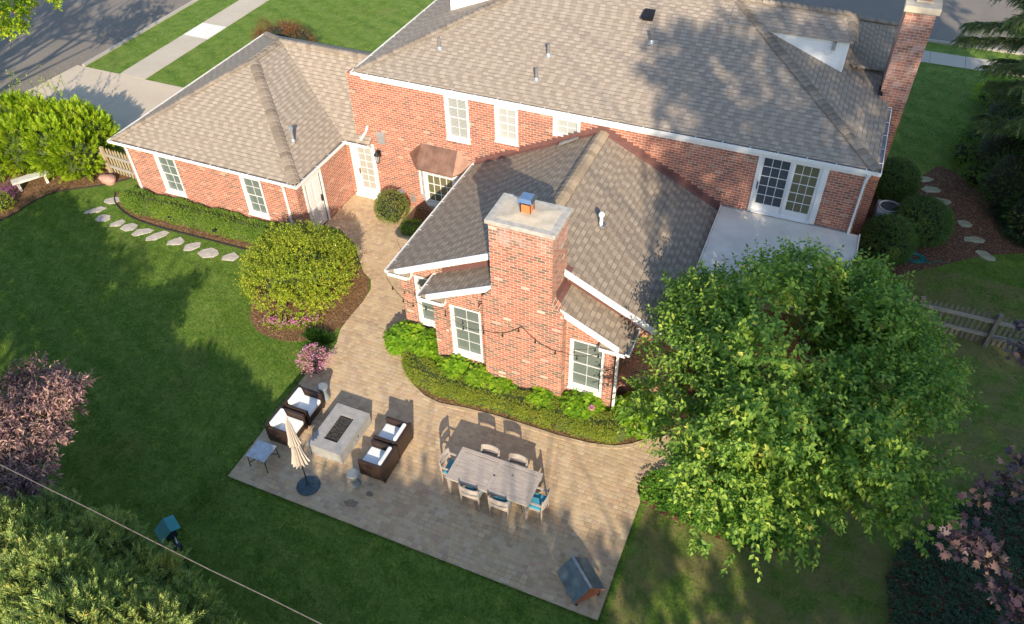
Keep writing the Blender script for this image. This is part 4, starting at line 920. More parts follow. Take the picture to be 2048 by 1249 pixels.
# ---- fittings on the walls
m = MB(); x, y = -14.15, 20.55
m.box(x - .05, x + .05, 20.69, YM - .001, 1.95, 2.2); m.tube([(x, 20.70, 2.1), (x, 20.62, 2.28), (x, y, 2.24)], .012, 6); m.lathe([(.02, .30), (.03, .26), (.12, .16), (.125, .14), (.10, .13)], (x, y, 1.96), 8)
for i in range(4): a = i * math.pi / 2 + .78; m.tube([(x + .09 * math.cos(a), y + .09 * math.sin(a), 2.09), (x + .055 * math.cos(a), y + .055 * math.sin(a), 1.80)], .008, 5)
m.lathe([(.06, 0), (.06, .02), (.02, .03)], (x, y, 1.78), 8); ln = H('wall_lantern', m, MT['black']); g = MB(); g.lathe([(.05, 0), (.085, .27)], (x, y, 1.81), 4); H('lantern_glass', g, MT['glassb'], ln)
m = MB(); m.box(-14.13, -13.82, 20.66, YM - .001, 2.52, 2.96); H('meter_box', m, MT['galv'], bevel=.01)
m = MB(); m.lathe([(.17, 0), (.16, .08), (.08, .14)], (-13.42, 20.66, .62), 18); m.box(-13.5, -13.34, 20.62, YM - .001, .4, .62); H('vent_hood', m, MT['galv'])
m = MB(); m.box(-13.06, -12.88, 20.67, YM - .001, .32, .58); H('outlet_box', m, MT['galv'], bevel=.01)
m = MB(); m.box(-7.05, -6.99, 14.02, 14.1, 2.95, 3.02); m.tube([(-7.0, 14.06, 3.0), (-7.12, 13.98, 2.98), (-7.14, 13.94, 2.9)], .02, 6); m.tube([(-6.995, 14.12, 3.0), (-6.995, 14.12, .1)], .006, 4); H('spotlight', m, MT['black'])
m = MB(); m.box(-11.55, -11.3, 20.68, YM - .001, .08, .3); H('foundation_vent', m, MT['lead'])
#%%SECTION3
# ================================================================ patio furniture
def armchair(loc, rz, label):
    t = empty('armchair', loc, rz, label, 'armchair', 'dark wicker armchairs round the fire table')
    # local: front = +x, back = -x; width along y
    m = MB(); m.box(-.38, -.29, -.38, .38, .06, .66); m.box(-.289, .38, .30, .38, .04, .60); m.box(-.289, .38, -.38, -.30, .04, .60); m.box(-.289, .36, -.299, .299, .06, .28)
    for x in (-.34, .34):
        for y in (-.34, .34): m.box(x - .03, x + .03, y - .03, y + .03, 0, .06)
    m.build('wicker_frame', MT['wicker'], t, bevel=.012)
    m = MB(); m.box(-.28, .37, -.29, .29, .282, .42); m.build('seat_cushion', MT['cushion'], t, bevel=.035)
    m = MB(); m.add([(-.285, -.28, .42), (-.13, -.28, .42), (-.13, .28, .42), (-.285, .28, .42), (-.285, -.28, .70), (-.19, -.28, .70), (-.19, .28, .70), (-.285, .28, .70)], [(3, 2, 1, 0), (4, 5, 6, 7), (0, 1, 5, 4), (1, 2, 6, 5), (2, 3, 7, 6), (3, 0, 4, 7)])
    m.build('back_cushion', MT['cushion'], t, bevel=.03); return t
ac = armchair((-11.24, 10.13, .03), 0, 'dark wicker armchair with white cushions beside the folded parasol')
def put(o, loc, rz, label=None):
    c = copy_tree(o); c.location = loc; c.rotation_euler = (0, 0, rz)
    if label: c['label'] = label
    return c
put(ac, (-11.22, 10.95, .03), 0, 'dark wicker armchair with white cushions nearest the flower pot')
put(ac, (-8.36, 10.10, .03), math.pi, 'dark wicker armchair with its back to the dining table, nearer the lone drum stool')
put(ac, (-8.38, 10.92, .03), math.pi, 'dark wicker armchair with its back to the dining table, farther from the lawn')
# fire table
t = empty('fire_table', (-9.85, 10.57, .03), 0, 'low rectangular concrete fire table with black fire glass between the armchairs', 'fire table')
m = MB()
X0, X1, Y0, Y1, hx, hy = -.51, .51, -.755, .755, .21, .44
for a in ((X0, X1, Y0, -hy), (X0, X1, hy, Y1), (X0, -hx, -hy, hy), (hx, X1, -hy, hy)): m.box(*a, .28, .40)
m.box(X0 + .001, X1 - .001, Y0 + .001, Y1 - .001, 0, .30); m.build('table_body', MT['stonec'], t)
m = MB(); n = 24; rg = np.random.default_rng(3)
vs = [(-hx + 2 * hx * i / n, -hy + 2 * hy * j / 48, .345 + rg.uniform(0, .03)) for j in range(49) for i in range(n + 1)]
m.add(vs, [(j * 25 + i, j * 25 + i + 1, (j + 1) * 25 + i + 1, (j + 1) * 25 + i) for j in range(48) for i in range(n)]); m.build('fire_glass', MT['coal'], t)
m = MB(); m.lathe([(.045, 0), (.05, .02), (.02, .03)], (0, 0, 0), 12); k = m.build('gas_knob', MT['galv'], t, loc=(.515, .03, .2)); k.rotation_euler = (0, R_(90), 0)
m = MB(); m.box(.511, .53, -.12, .0, .12, .26); m.build('control_panel', MT['galv'], t, bevel=.01)
# drum stools
def stool(loc, label):
    t = empty('drum_stool', loc, 0, label, 'stool', 'grey hourglass drum stools')
    m = MB(); m.lathe([(.135, 0), (.15, .02), (.148, .05), (.10, .18), (.095, .25), (.105, .32), (.14, .44), (.15, .455)], (0, 0, 0), 28); m.build('stool_base', MT['drum'], t, smooth=False)
    m = MB(); m.lathe([(.15, 0), (.158, .01), (.155, .035), (.14, .042)], (0, 0, .456), 28); m.build('stool_top', MT['drum'], t); return t
s1 = stool((-8.70, 9.40, .03), 'grey hourglass drum stool standing alone in front of the dark armchairs'); put(s1, (-11.03, 11.62, .03), 0, 'grey hourglass drum stool behind the armchair nearest the flower pot')
# folded parasol
t = empty('parasol', (-9.80, 8.90, .03), 0, 'closed beige parasol tied round its pole in a round dark base', 'parasol')
m = MB(); m.lathe([(.30, 0), (.31, .02), (.29, .05), (.12, .075), (.05, .10), (.035, .32), (.03, .33)], (0, 0, 0), 36, wob=lambda a, i: 1 + (.012 * math.sin(10 * a) if i in (1, 2) else 0)); m.build('parasol_base', MT['baseblue'], t)
m = MB(); m.tube([(0, 0, .1), (0, 0, 2.72)], .021, 10); m.tube([(.03, 0, 1.0), (.07, 0, .99), (.07, 0, 1.05)], .01, 6); m.build('pole', MT['iron'], t)
m = MB()
def fold(n, amp): return lambda a, i: 1 + amp * (1 - abs(math.sin(n * a / 2)) * 2) + .05 * math.sin(3 * a + i)
m.lathe([(.02, 2.70), (.035, 2.62), (.06, 2.45), (.075, 2.2), (.09, 2.0), (.125, 1.80), (.12, 1.76), (.05, 1.85)], (0, 0, 0), 104, wob=fold(13, .30))
m.lathe([(.06, 1.92), (.08, 1.80), (.085, 1.62), (.105, 1.42), (.14, 1.22), (.175, 1.05), (.165, 1.03), (.05, 1.2)], (0, 0, 0), 104, wob=fold(13, .34)); m.build('canopy', MT['canvas'], t)
m = MB(); m.lathe([(.105, 0), (.105, .03)], (0, 0, 1.78), 24); m.build('tie_strap', MT['canvas'], t); m = MB(); m.lathe([(.03, 0), (.035, .03), (.012, .09)], (0, 0, 2.69), 12); m.build('finial', MT['canvas'], t)
# side table
t = empty('side_table', (-11.31, 9.12, .03), 0, 'small square grey topped side table with thin black metal legs', 'table')
m = MB(); m.box(-.29, .29, -.28, .28, .45, .475); m.build('tabletop', MT['slate'], t, bevel=.006)
for x, y in ((-.26, -.25), (.26, -.25), (.26, .25), (-.26, .25)):
    m = MB(); m.tube([(x, y, .45), (x * 1.06, y * 1.06, 0)], .012, 8); m.lathe([(.018, 0), (.018, .02)], (x * 1.06, y * 1.06, 0), 8); m.build('leg', MT['iron'], t)
m = MB()
for a, b in (((-.27, -.26), (.27, -.26)), ((.27, -.26), (.27, .26)), ((.27, .26), (-.27, .26)), ((-.27, .26), (-.27, -.26))):
    pts = []
    for i in range(9): k = i / 8; q = 1 - (.55 * math.sin(math.pi * k)); pts.append(((a[0] + (b[0] - a[0]) * k) * (q if a[0] == b[0] else 1), (a[1] + (b[1] - a[1]) * k) * (q if a[1] == b[1] else 1), .14 + .10 * math.sin(math.pi * k)))
    m.tube(pts, .008, 6)
m.build('stretcher', MT['iron'], t)
# dining table
t = empty('dining_table', (-5.26, 10.54, .03), 0, 'long weathered teak dining table with slatted top set on the pavers', 'table')
m = MB(); L, Wd = 1.11, .51
m.box(-L, L, -Wd, -Wd + .11, .70, .735); m.box(-L, L, Wd - .11, Wd, .70, .735); m.box(-L, -L + .11, -Wd + .113, Wd - .113, .70, .735); m.box(L - .11, L, -Wd + .113, Wd - .113, .70, .735); m.box(-.06, .06, -Wd + .113, Wd - .113, .70, .735)
for a, b in ((-L + .113, -.063), (.063, L - .113)):
    for i in range(7): y = -Wd + .115 + i * .1115; m.box(a, b, y, y + .1075, .704, .731)
m.build('tabletop', MT['teak'], t, bevel=.003)
m = MB(); m.lathe([(.026, 0), (.026, .004)], (0, 0, .7355), 14); m.lathe([(.018, 0), (.018, .004)], (.42, .17, .732), 10); m.build('parasol_hole', MT['black'], t)
m = MB(); m.box(-L + .06, L - .06, -Wd + .05, -Wd + .08, .60, .70); m.box(-L + .06, L - .06, Wd - .08, Wd - .05, .60, .70); m.box(-L + .05, -L + .08, -Wd + .08, Wd - .08, .60, .70); m.box(L - .08, L - .05, -Wd + .08, Wd - .08, .60, .70); m.build('apron', MT['teak'], t)
for x in (-1, 1):
    for y in (-1, 1):
        m = MB(); a = (x * (L - .07), y * (Wd - .07)); m.add([(a[0] - .045, a[1] - .045, .70), (a[0] + .045, a[1] - .045, .70), (a[0] + .045, a[1] + .045, .70), (a[0] - .045, a[1] + .045, .70), (a[0] - .03, a[1] - .03, 0), (a[0] + .03, a[1] - .03, 0), (a[0] + .03, a[1] + .03, 0), (a[0] - .03, a[1] + .03, 0)], [(0, 1, 2, 3), (7, 6, 5, 4), (4, 5, 1, 0), (5, 6, 2, 1), (6, 7, 3, 2), (7, 4, 0, 3)])
        m.build('leg', MT['teak2'], t)
# dining chairs (front = +y)
def chair(loc, rz, label):
    t = empty('dining_chair', loc, rz, label, 'chair', 'weathered teak dining chairs round the long table')
    for x in (-.24, .24):
        m = MB(); m.tube([(x, -.25, 0), (x, -.235, .42), (x, -.27, .86)], [.022, .026, .022], 6); m.build('back_leg', MT['teak2'], t)
        m = MB(); m.tube([(x, .25, 0), (x, .24, .64)], [.02, .024], 6); m.build('front_leg', MT['teak2'], t)
        m = MB(); m.bar((x, .27, .65), (x, -.25, .67), .055, .022); m.build('armrest', MT['teak'], t, bevel=.005)
    m = MB(); m.box(-.23, .23, -.24, .24, .385, .42); m.build('seat', MT['teak'], t)
    def slat(z0, z1, d):
        m = MB(); n = 8; vs = []
        for i in range(n + 1):
            u = -1 + 2 * i / n; x = .255 * u; y = -.255 - .045 * (1 - u * u) - d; cz = .02 * (1 - u * u) if z1 > .8 else 0
            for yy in (y - .012, y + .012):
                for zz in (z0, z1 + cz): vs.append((x, yy - (zz - .4) * .05, zz))
        m.add(vs, [f for i in range(n) for f in ((i * 4, i * 4 + 4, i * 4 + 5, i * 4 + 1), (i * 4 + 2, i * 4 + 3, i * 4 + 7, i * 4 + 6), (i * 4 + 1, i * 4 + 5, i * 4 + 7, i * 4 + 3), (i * 4, i * 4 + 2, i * 4 + 6, i * 4 + 4))] + [(0, 1, 3, 2), (n * 4, n * 4 + 2, n * 4 + 3, n * 4 + 1)])
        m.build('back_slat', MT['teak'], t)
    slat(.69, .85, 0); slat(.52, .63, 0)
    m = MB(); m.box(-.225, .225, -.22, .235, .421, .47); m.build('seat_cushion', MT['blue'], t, bevel=.02); return t
c0 = chair((-5.66, 10.15, .03), 0, 'blue cushioned teak chair on the lawn side of the table, nearer the wicker armchairs')
put(c0, (-4.87, 10.13, .03), 0, 'blue cushioned teak chair on the lawn side of the table, nearer the pet shelter')
put(c0, (-5.66, 10.94, .03), math.pi, 'teak chair on the hedge side of the table, nearer the wicker armchairs'); put(c0, (-4.89, 10.94, .03), math.pi, 'teak chair on the hedge side of the table, nearer the big tree')
put(c0, (-6.38, 10.54, .03), -math.pi / 2, 'teak chair at the table end nearest the wicker armchairs'); put(c0, (-4.10, 10.42, .03), math.pi / 2, 'teak chair with sunlit blue cushion at the table end toward the big tree')
# little roofed wooden box at the patio corner
ang = math.atan2(-.49, .55)
t = empty('pet_shelter', (-2.40, 8.91, .03), ang, 'low red brown wooden box with a grey pitched roof on the patio corner', 'pet shelter')
Lx, Wy = .36, .31
m = MB(); m.box(-Lx, Lx, -Wy, -Wy + .02, .09, .36); m.box(-Lx, Lx, Wy - .02, Wy, .09, .36)
for s in (-1, 1): x = s * (Lx - .01); m.add([(x - .01, -Wy, .09), (x - .01, Wy, .09), (x - .01, Wy, .36), (x - .01, 0, .66), (x - .01, -Wy, .36), (x + .01, -Wy, .09), (x + .01, Wy, .09), (x + .01, Wy, .36), (x + .01, 0, .66), (x + .01, -Wy, .36)], [(0, 1, 2, 3, 4), (9, 8, 7, 6, 5), (0, 5, 6, 1), (1, 6, 7, 2), (2, 7, 8, 3), (3, 8, 9, 4), (4, 9, 5, 0)])
m.build('box_wall', MT['coopred'], t); 
for x in (-Lx + .03, Lx - .03):
    for y in (-Wy + .03, Wy - .03): m = MB(); m.box(x - .025, x + .025, y - .025, y + .025, 0, .10); m.build('leg', MT['black'], t)
m = MB(); 
for s in (-1, 1): m.slab([(-Lx - .07, 0, .70), (Lx + .07, 0, .70), (Lx + .07, s * (Wy + .09), .31), (-Lx - .07, s * (Wy + .09), .31)], (0, 0, .022))
rf = m.build('roof', MT['cooproof'], t)
m = MB(); m.slab([(-Lx - .07, -.03, .715), (Lx + .07, -.03, .715), (Lx + .07, .03, .715), (-Lx - .07, .03, .715)], (0, 0, .02)); m.build('ridge_strip', MT['lead'], rf)
m = MB()
for s in (-1, 1):
    for e in (-1, 1): m.bar((e * (Lx + .065), 0, .685), (e * (Lx + .065), s * (Wy + .08), .30), .012, .03)
m.build('roof_trim', MT['coopred'], t)
# bird feeder over the junipers
t = empty('bird_feeder', (-11.2, 5.90, 0), R_(-28), 'teal roofed bird feeder on a pole with a dark round baffle', 'bird feeder')
m = MB(); m.tube([(.05, -.02, 0), (.05, -.02, 1.28)], .018, 8); m.tube([(.05, -.02, 1.2), (.0, 0, 1.45)], .016, 6); m.build('pole', MT['iron'], t)
m = MB(); m.lathe([(.03, .22), (.10, .18), (.12, .02), (.115, 0)], (.05, -.02, .88), 20); m.build('baffle', MT['navy'], t)
m = MB(); m.box(-.16, .13, -.12, .12, 1.40, 1.62); m.build('feeder_box', MT['navy'], t)
m = MB(); m.slab([(-.24, 0.02, 1.74), (.20, .02, 1.74), (.20, .24, 1.68), (-.24, .24, 1.68)], (0, 0, .015)); m.slab([(-.24, .02, 1.74), (.20, .02, 1.74), (.20, -.26, 1.54), (-.24, -.26, 1.54)], (0, 0, .015)); m.build('roof', MT['teal'], t)
m = MB(); m.tube([(.1, .05, 1.44), (.33, .02, 1.43)], .012, 6); m.build('perch', MT['galv'], t)
# overhead cable
m = MB(); pts = [];
for i in range(41):
    k = i / 40; x = -19 + 24 * k; pts.append((x, 4.17 - .047 * (x + 11.7) + .006 * math.sin(i * .9), 6.0 + .004 * (x + 8) ** 2 * .5 + .006 * math.sin(i * 2.1)))
m.tube(pts, .0095, 6); o = m.build('overhead_cable', MT['cable']); tag(o, 'weathered overhead cable crossing above the junipers and the bronze tree', 'cable')
# stone bench
t = empty('garden_bench', (-27.42, 16.62, 0), math.atan2(.97, .62), 'pale stone bench without back on the mulch in front of the bright green bush', 'bench')
m = MB(); m.box(-.66, .66, -.19, .19, .37, .45); m.build('seat', MT['bench'], t, bevel=.012)
for s in (-1, 1): m = MB(); m.box(s * .48 - .05, s * .48 + .05, -.14, .14, 0, .37); m.build('leg', MT['bench'], t, bevel=.01)
# boulder
rng = np.random.default_rng(5)
def rock(name, c, r, mat, seed):
    rg = np.random.default_rng(seed); bm = bmesh.new(); bmesh.ops.create_icosphere(bm, subdivisions=3, radius=1); ph = rg.uniform(0, 6, 4)
    for v in bm.verts: p = v.co; k = 1 + .10 * math.sin(2.3 * p.x + ph[0]) + .08 * math.sin(3.1 * p.y + ph[1]) + .05 * math.sin(5 * p.z + ph[2]); p.x *= r[0] * k; p.y *= r[1] * k; p.z *= r[2] * k
    me = bpy.data.meshes.new(name); bm.to_mesh(me); bm.free(); me.materials.append(MT[mat]); o = bpy.data.objects.new(name, me); link(o); o.location = c; return o
tag(rock('boulder', (-24.92, 17.92, .12), (.36, .26, .22), 'pinkrock', 4), 'pink granite boulder beside the garage picket fence', 'boulder')
# stepping stones
def stone(x, y, ang, a, b, mat, seed, label, group, tilt=0):
    rg = np.random.default_rng(seed); n = rg.integers(5, 8); m = MB(); pl = []
    for i in range(n):
        t_ = 2 * math.pi * (i + rg.uniform(-.22, .22)) / n; k = rg.uniform(.85, 1.12); px, py = a * k * math.cos(t_), b * k * math.sin(t_); pl.append((px * math.cos(ang) - py * math.sin(ang), px * math.sin(ang) + py * math.cos(ang)))
    m.prism([(px * 1.3, py * 1.3) for px, py in pl], -.05, .028); o = m.build('stepping_stone', MT[mat], bevel=.012, loc=(x, y, 0)); o.rotation_euler = (0, 0, 0); return tag(o, label, 'stepping stone', group)
SS = [(-23.83, 16.98, .3, .26, .20), (-24.0, 16.25, .7, .30, .16), (-23.34, 15.98, .3, .24, .18), (-22.63, 15.93, .75, .24, .17), (-22.07, 15.90, .8, .24, .18), (-21.42, 15.86, .75, .34, .16), (-20.75, 15.88, .95, .36, .15), (-19.91, 15.83, .6, .28, .20), (-19.2, 15.83, 1.0, .26, .18), (-18.42, 15.78, .2, .30, .22), (-17.55, 15.85, .5, .26, .20)]
ordn = ['first stepping stone of the lawn row, nearest the garage picket fence', 'second stepping stone of the lawn row, long and slanting', 'third stepping stone of the lawn row from the garage fence', 'fourth stepping stone of the lawn row from the garage fence', 'fifth stepping stone of the lawn row from the garage fence', 'sixth stepping stone of the lawn row, long and narrow',
        'seventh stepping stone of the lawn row, the middle long one', 'eighth stepping stone of the lawn row, beyond the two long ones', 'third stepping stone from the yellow green shrub end of the lawn row', 'second stepping stone from the yellow green shrub in the lawn row', 'stepping stone of the lawn row nearest the yellow green shrub']
for i, s in enumerate(SS): stone(*s[:5], 'flag', 20 + i, 'grey ' + ordn[i], 'stepping stones across the lawn')
S2 = [((4.11, 29.37), .3, 'mossy stone in side yard mulch, farthest from the fence'), ((4.40, 28.74), .2, 'mossy stone second farthest from the fence in the side yard'), ((4.75, 28.12), .1, 'mossy stone just behind the round bush in the side yard'), ((5.58, 26.95), .0, 'small pale stone beside the round bush in the side yard'), ((5.90, 26.12), .3, 'wide pale stone in the middle of the side yard mulch'), ((6.22, 25.32), -.6, 'pale stone at the edge of mulch and grass, nearest the picket fence')]
for i, ((x, y), a, lb) in enumerate(S2): stone(x, y, a, .30 if i != 3 else .2, .17, 'flag2', 50 + i, lb, 'stones in the side yard path')
# picket fences
def picket_fence(name, a, b, h, posts, label, mat, gap=.145, pw=.085, rails=(.38, .95), brace=False, side=1):
    a, b = Vector((*a, 0)), Vector((*b, 0)); t = (b - a).normalized(); L = (b - a).length; nn = Vector((-t.y, t.x, 0)) * side
    o = empty(name, a, 0, label, 'fence'); k = L / max(1, int(L / gap)); rg = random.Random(int(L * 100)); i = 0; s = k / 2
    while s < L:
        m = MB(); c = t * s + nn * .03; w_ = pw / 2; hh = h + rg.uniform(-.03, .02); tl = rg.uniform(-.012, .012)
        pl = [c - t * w_, c + t * w_, c + t * (w_ + tl) + Vector((0, 0, hh - .10)), c + t * tl + Vector((0, 0, hh)), c - t * (w_ - tl) + Vector((0, 0, hh - .10))]
        pl[0].z = pl[1].z = .03; m.slab(pl, nn * .02); m.build('picket', MT[mat], o); s += k
    for z in rails: m = MB(); m.bar(t * 0 + Vector((0, 0, z)) - nn * .02, t * L + Vector((0, 0, z)) - nn * .02, .06, .11); m.build('rail', MT['railwood'], o)
    for p in posts: m = MB(); m.box(-.06, .06, -.06, .06, 0, h + .05); q = m.build('post', MT[mat], o, bevel=.008); q.location = t * p - nn * .06; q.rotation_euler = (0, 0, math.atan2(t.y, t.x))
    if brace: m = MB(); m.bar(t * (L * .5) + Vector((0, 0, .35)) - nn * .07, t * (L * .5 + 1.6) + Vector((0, 0, .62)) - nn * .07, .04, .09); m.build('brace', MT[mat], o)
    return o
picket_fence('picket_fence', (1.9, 20.80), (9.4, 20.80), 1.25, (.1, 2.2, 4.27, 6.6), 'long grey weathered picket fence with rails and posts between tree and side yard', 'fence', brace=False, rails=(.42, .96))
picket_fence('picket_fence', (-27.4, 18.62), (-22.93, 18.30), 1.15, (.05, 2.2, 4.35), 'short tan picket fence between the bright green bush and the garage corner', 'fence2', gap=.155, rails=(.35, .85))
m = MB(); m.bar((6.25, 20.68, .40), (7.9, 20.68, .66), .04, .09); o = m.build('loose_board', MT['fence']); tag(o, 'loose grey board leaning along the long picket fence beside its post', 'board')
# AC unit
t = empty('air_conditioner', (2.93, 25.98, 0), 0, 'grey outdoor air conditioner with round fan grille beside the tall chimney', 'air conditioner')
m = MB(); m.box(-.40, .40, -.40, .40, .02, .70); m.build('case', MT['acg'], t, bevel=.06)
m = MB(); m.lathe([(.36, .0), (.36, .05), (.34, .06), (.31, .05), (.31, .0)], (0, 0, .70), 32); m.build('rim', MT['acg'], t)
m = MB(); m.lathe([(.31, 0), (.31, .01)], (0, 0, .705), 32); m.build('fan_well', MT['black'], t)
m = MB()
for r in (.08, .16, .24): m.tube([(r * math.cos(a), r * math.sin(a), .745) for a in [i * math.pi / 12 for i in range(25)]], .004, 4, cap=False)
for i in range(6): a = i * math.pi / 3; m.tube([(.03 * math.cos(a), .03 * math.sin(a), .745), (.33 * math.cos(a), .33 * math.sin(a), .745)], .005, 4)
m.build('grille', MT['iron'], t)
# garden hose
m = MB(); pts = []; rg = np.random.default_rng(8)
for i in range(150):
    a = i * .30; r = .26 + .05 * math.sin(i * .11) + .03 * math.sin(i * .37); pts.append((4.02 + r * math.cos(a) * 1.25, 24.30 + r * math.sin(a) * .75 + .04 * math.sin(i * .2), .035 + .015 * (i % 7) / 2))
pts += [(4.5, 24.2, .03), (4.8, 24.45, .03), (5.0, 24.4, .03)]
m.tube(pts, .016, 6); o = m.build('garden_hose', MT['hose']); tag(o, 'coiled teal garden hose lying on mulch under the round bushes', 'hose')
# small lamps
def path_light(x, y, label):
    t = empty('path_light', (x, y, 0), 0, label, 'lamp', 'black path lights in the garage bed')
    m = MB(); m.tube([(0, 0, 0), (.02, 0, .34)], .009, 6); m.build('stake', MT['black'], t); m = MB(); m.lathe([(.02, .05), (.085, .0), (.085, -.012), (.03, -.012)], (.02, 0, .36), 12); m.build('shade', MT['black'], t)
for x, y, lb in ((-22.75, 16.85, 'black path light at the fence end of the garage bed'), (-20.72, 16.62, 'black path light in the middle of the garage bed'), (-18.7, 16.55, 'black path light nearest the yellow green shrub')): path_light(x, y, lb)
for x, y, lb in ((-7.32, 13.0, 'small round bronze garden lamp in the hedge border nearer the armchairs'), (-4.62, 13.02, 'small round bronze garden lamp in the hedge border nearer the big tree')):
    t = empty('garden_lamp', (x, y, 0), 0, lb, 'lamp', 'bronze lamps along the hedge'); m = MB(); m.tube([(0, 0, 0), (0, 0, .2)], .012, 6); m.build('stake', MT['bronze'], t); m = MB(); m.lathe([(.02, .06), (.085, .02), (.09, -.01), (.05, -.03)], (0, 0, .22), 16); m.build('shade', MT['bronze'], t)
# string lights
def string(name, anchors, sags, label, bulbs=.55, part=None):
    t = empty(name, anchors[0], 0, label, 'string lights'); o0 = Vector(anchors[0]); pts = []; m = MB(); acc = 0
    for (a, b), sg in zip(zip(anchors[:-1], anchors[1:]), sags):
        a, b = Vector(a), Vector(b)
        for i in range(13): k = i / 12; pts.append(a.lerp(b, k) - Vector((0, 0, sg * 4 * k * (1 - k))))
    loc = [p - o0 for p in pts]; m.tube(loc, .008, 5); m.build('cord', MT['black'], t); last = None; d = .3
    for p, q in zip(loc[:-1], loc[1:]):
        d += (q - p).length
        if d > bulbs: d = 0; k = MB(); k.tube([q, q - Vector((0, 0, .07))], .016, 6); k.lathe([(.014, 0), (.030, -.035), (.028, -.06), (.008, -.08)], (q.x, q.y, q.z - .07), 8); k.build('bulb', MT['bulb'], t)
    return t
string('string_lights', [(-10.42, 14.66, 2.34), (-8.98, 13.88, 2.50), (-8.24, 13.88, 2.50), (-6.98, 13.84, 2.20), (-5.85, 13.83, 2.75), (-4.72, 13.84, 2.22), (-3.75, 13.88, 2.48)], [.35, .08, .25, .18, .2, .12], 'black string lights draped along the gable and across the big chimney')
#%%SECTION4
# ================================================================ plants
def plant(name, label, cat, base, group=None): return empty(name, base, 0, label, cat, group)
def attach(o, t):
    """meshes of a plant are written in world coordinates; shift them to the plant's base"""
    o.parent = t; o.matrix_parent_inverse = Matrix.Translation(-t.location); return o
def A(r): return np.array(r, float)

def visible(P, mg=0):
    """picture coordinates of points, to keep off-frame crowns out of the view"""
    R3 = np.array(RW); q = (P - A((0, 0, 17.4))) @ R3.T; z = np.maximum(q[:, 2], .01); u = 1024 + 1605.52 * q[:, 0] / z; v = 624.5 + 1605.52 * q[:, 1] / z
    return (q[:, 2] > .1) & (u > -mg) & (u < 2048 + mg) & (v > -mg) & (v < 1249 + mg)
# --- the big garden tree in front
rng = np.random.default_rng(11)
t = plant('garden_tree', 'large bushy green tree with drooping oval leaves covering the deck corner', 'tree', (1.0, 14.1, 0))
L = Leaves(); TC, TR = A((1.0, 14.0, 3.05)), A((3.5, 3.9, 2.35))
cl, q = lumps(rng, TC, TR, 60, (.19, .30), -.35)
for c, s in zip(cl, q[:, 0]):
    P, D = shell(rng, 84, c, A((s, s, s * .8)) * 1.0, .35, -.4); D = nrm(D * .7 + nrm((c - TC) / TR) * .7 + UP * .35)
    shoots(L, rng, P, D, .46, 11, .155, .086, .45, .75, .12, .005, 1, .3, .22)
P, D = shell(rng, 420, TC, TR * 1.0, .80, -.1); shoots(L, rng, P, nrm(D + UP * .7), .55, 12, .15, .075, .35, .7, .05, .006, 1, .3, .22)
attach(L.build('crown', [FO['maple'], MT['bark']]), t)
attach(limbs(rng, (1.0, 14.1, 0), [tuple(TC + (c - TC) * .85) for c in cl[:26]], .13, mat=MT['bark'], fork=.3, twigs=1), t)

# --- yellow green shrub in the mulch bed
t = plant('viburnum_shrub', 'wide yellow green shrub in the mulch bed between lawn and paver path', 'shrub', (-14.1, 15.2, 0))
L = Leaves(); TC, TR = A((-14.15, 15.25, .95)), A((1.75, 1.8, 1.15))
cl, q = lumps(rng, TC, TR * .93, 74, (.15, .25), -.35)
for c, s in zip(cl, q[:, 0]):
    P, D = shell(rng, 42, c, A((s, s, s * .8)), .4, -.3); shoots(L, rng, P, nrm(D + UP * .7), .24, 8, .075, .040, .1, .9, .05, .003, 1)
P, D = shell(rng, 1200, TC, TR * .97, .84, -.5); shoots(L, rng, P, nrm(D + UP * .5), .26, 9, .075, .04, .1, .9, .05, .003, 1)
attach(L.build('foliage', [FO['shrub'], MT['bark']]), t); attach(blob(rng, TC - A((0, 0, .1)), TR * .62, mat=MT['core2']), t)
# blossoms at its foot
t = plant('impatiens_border', 'low white and magenta flowers along the foot of the yellow green shrub', 'flowers', (-13.6, 13.7, 0))
L = Leaves(); n = 260; s = rng.uniform(0, 1, n); ang = -1.75 + 1.15 * s
P = np.stack([-14.15 + 1.50 * np.cos(ang), 15.2 + 1.62 * np.sin(ang), np.zeros(n)], 1) + rng.normal(size=(n, 3)) * (.10, .10, 0) + UP * .05
shoots(L, rng, P, UP + rng.normal(size=(n, 3)) * .5, .14, 4, .06, .035, .1, .8, 0, .002, 0, mi=0)
F = P[rng.uniform(0, 1, n) < .55] + UP * .19; Fp = Leaves()
for k in range(5): an = k * 2 * math.pi / 5; Fp.leaf(F, A((math.cos(an), math.sin(an), .15)) + rng.normal(size=F.shape) * .2, UP + rng.normal(size=F.shape) * .3, .035, .03, .1)
attach(L.build('foliage', FO['hedge']), t); attach(Fp.build('blossoms', FO['pinkf']), t)

# --- generic round bush
def bush(name, label, cat, c, r, mat, n, k=7, ll=.04, lw=.022, ln=.12, group=None, up=.25, core='core', ks=.86, lump=0, droop=.1):
    t = plant(name, label, cat, (c[0], c[1], 0), group); L = Leaves(); c, r = A(c), A(r)
    P, D = shell(rng, n, c, r, ks, -.6)
    if lump:
        cl, q = lumps(rng, c, r, lump, (.25, .4), -.3); pp, dd = [], []
        for cc, s in zip(cl, q[:, 0]): a, b = shell(rng, n // lump, cc, A((s, s, s * .8)), .5, -.3); pp.append(a); dd.append(b)
        P = np.concatenate([P[:n // 2]] + pp); D = np.concatenate([D[:n // 2]] + dd)
    P = P[P[:, 2] > .02]; D = D[:len(P)] if len(D) != len(P) else D
    D = nrm((P - c) / r); shoots(L, rng, P, nrm(D + UP * up), ln, k, ll, lw, droop, .85, .03, .002, 1)
    attach(L.build('foliage', [FO[mat], MT['bark']]), t); attach(blob(rng, c, r * (ks - .04), mat=MT[core]), t); return t
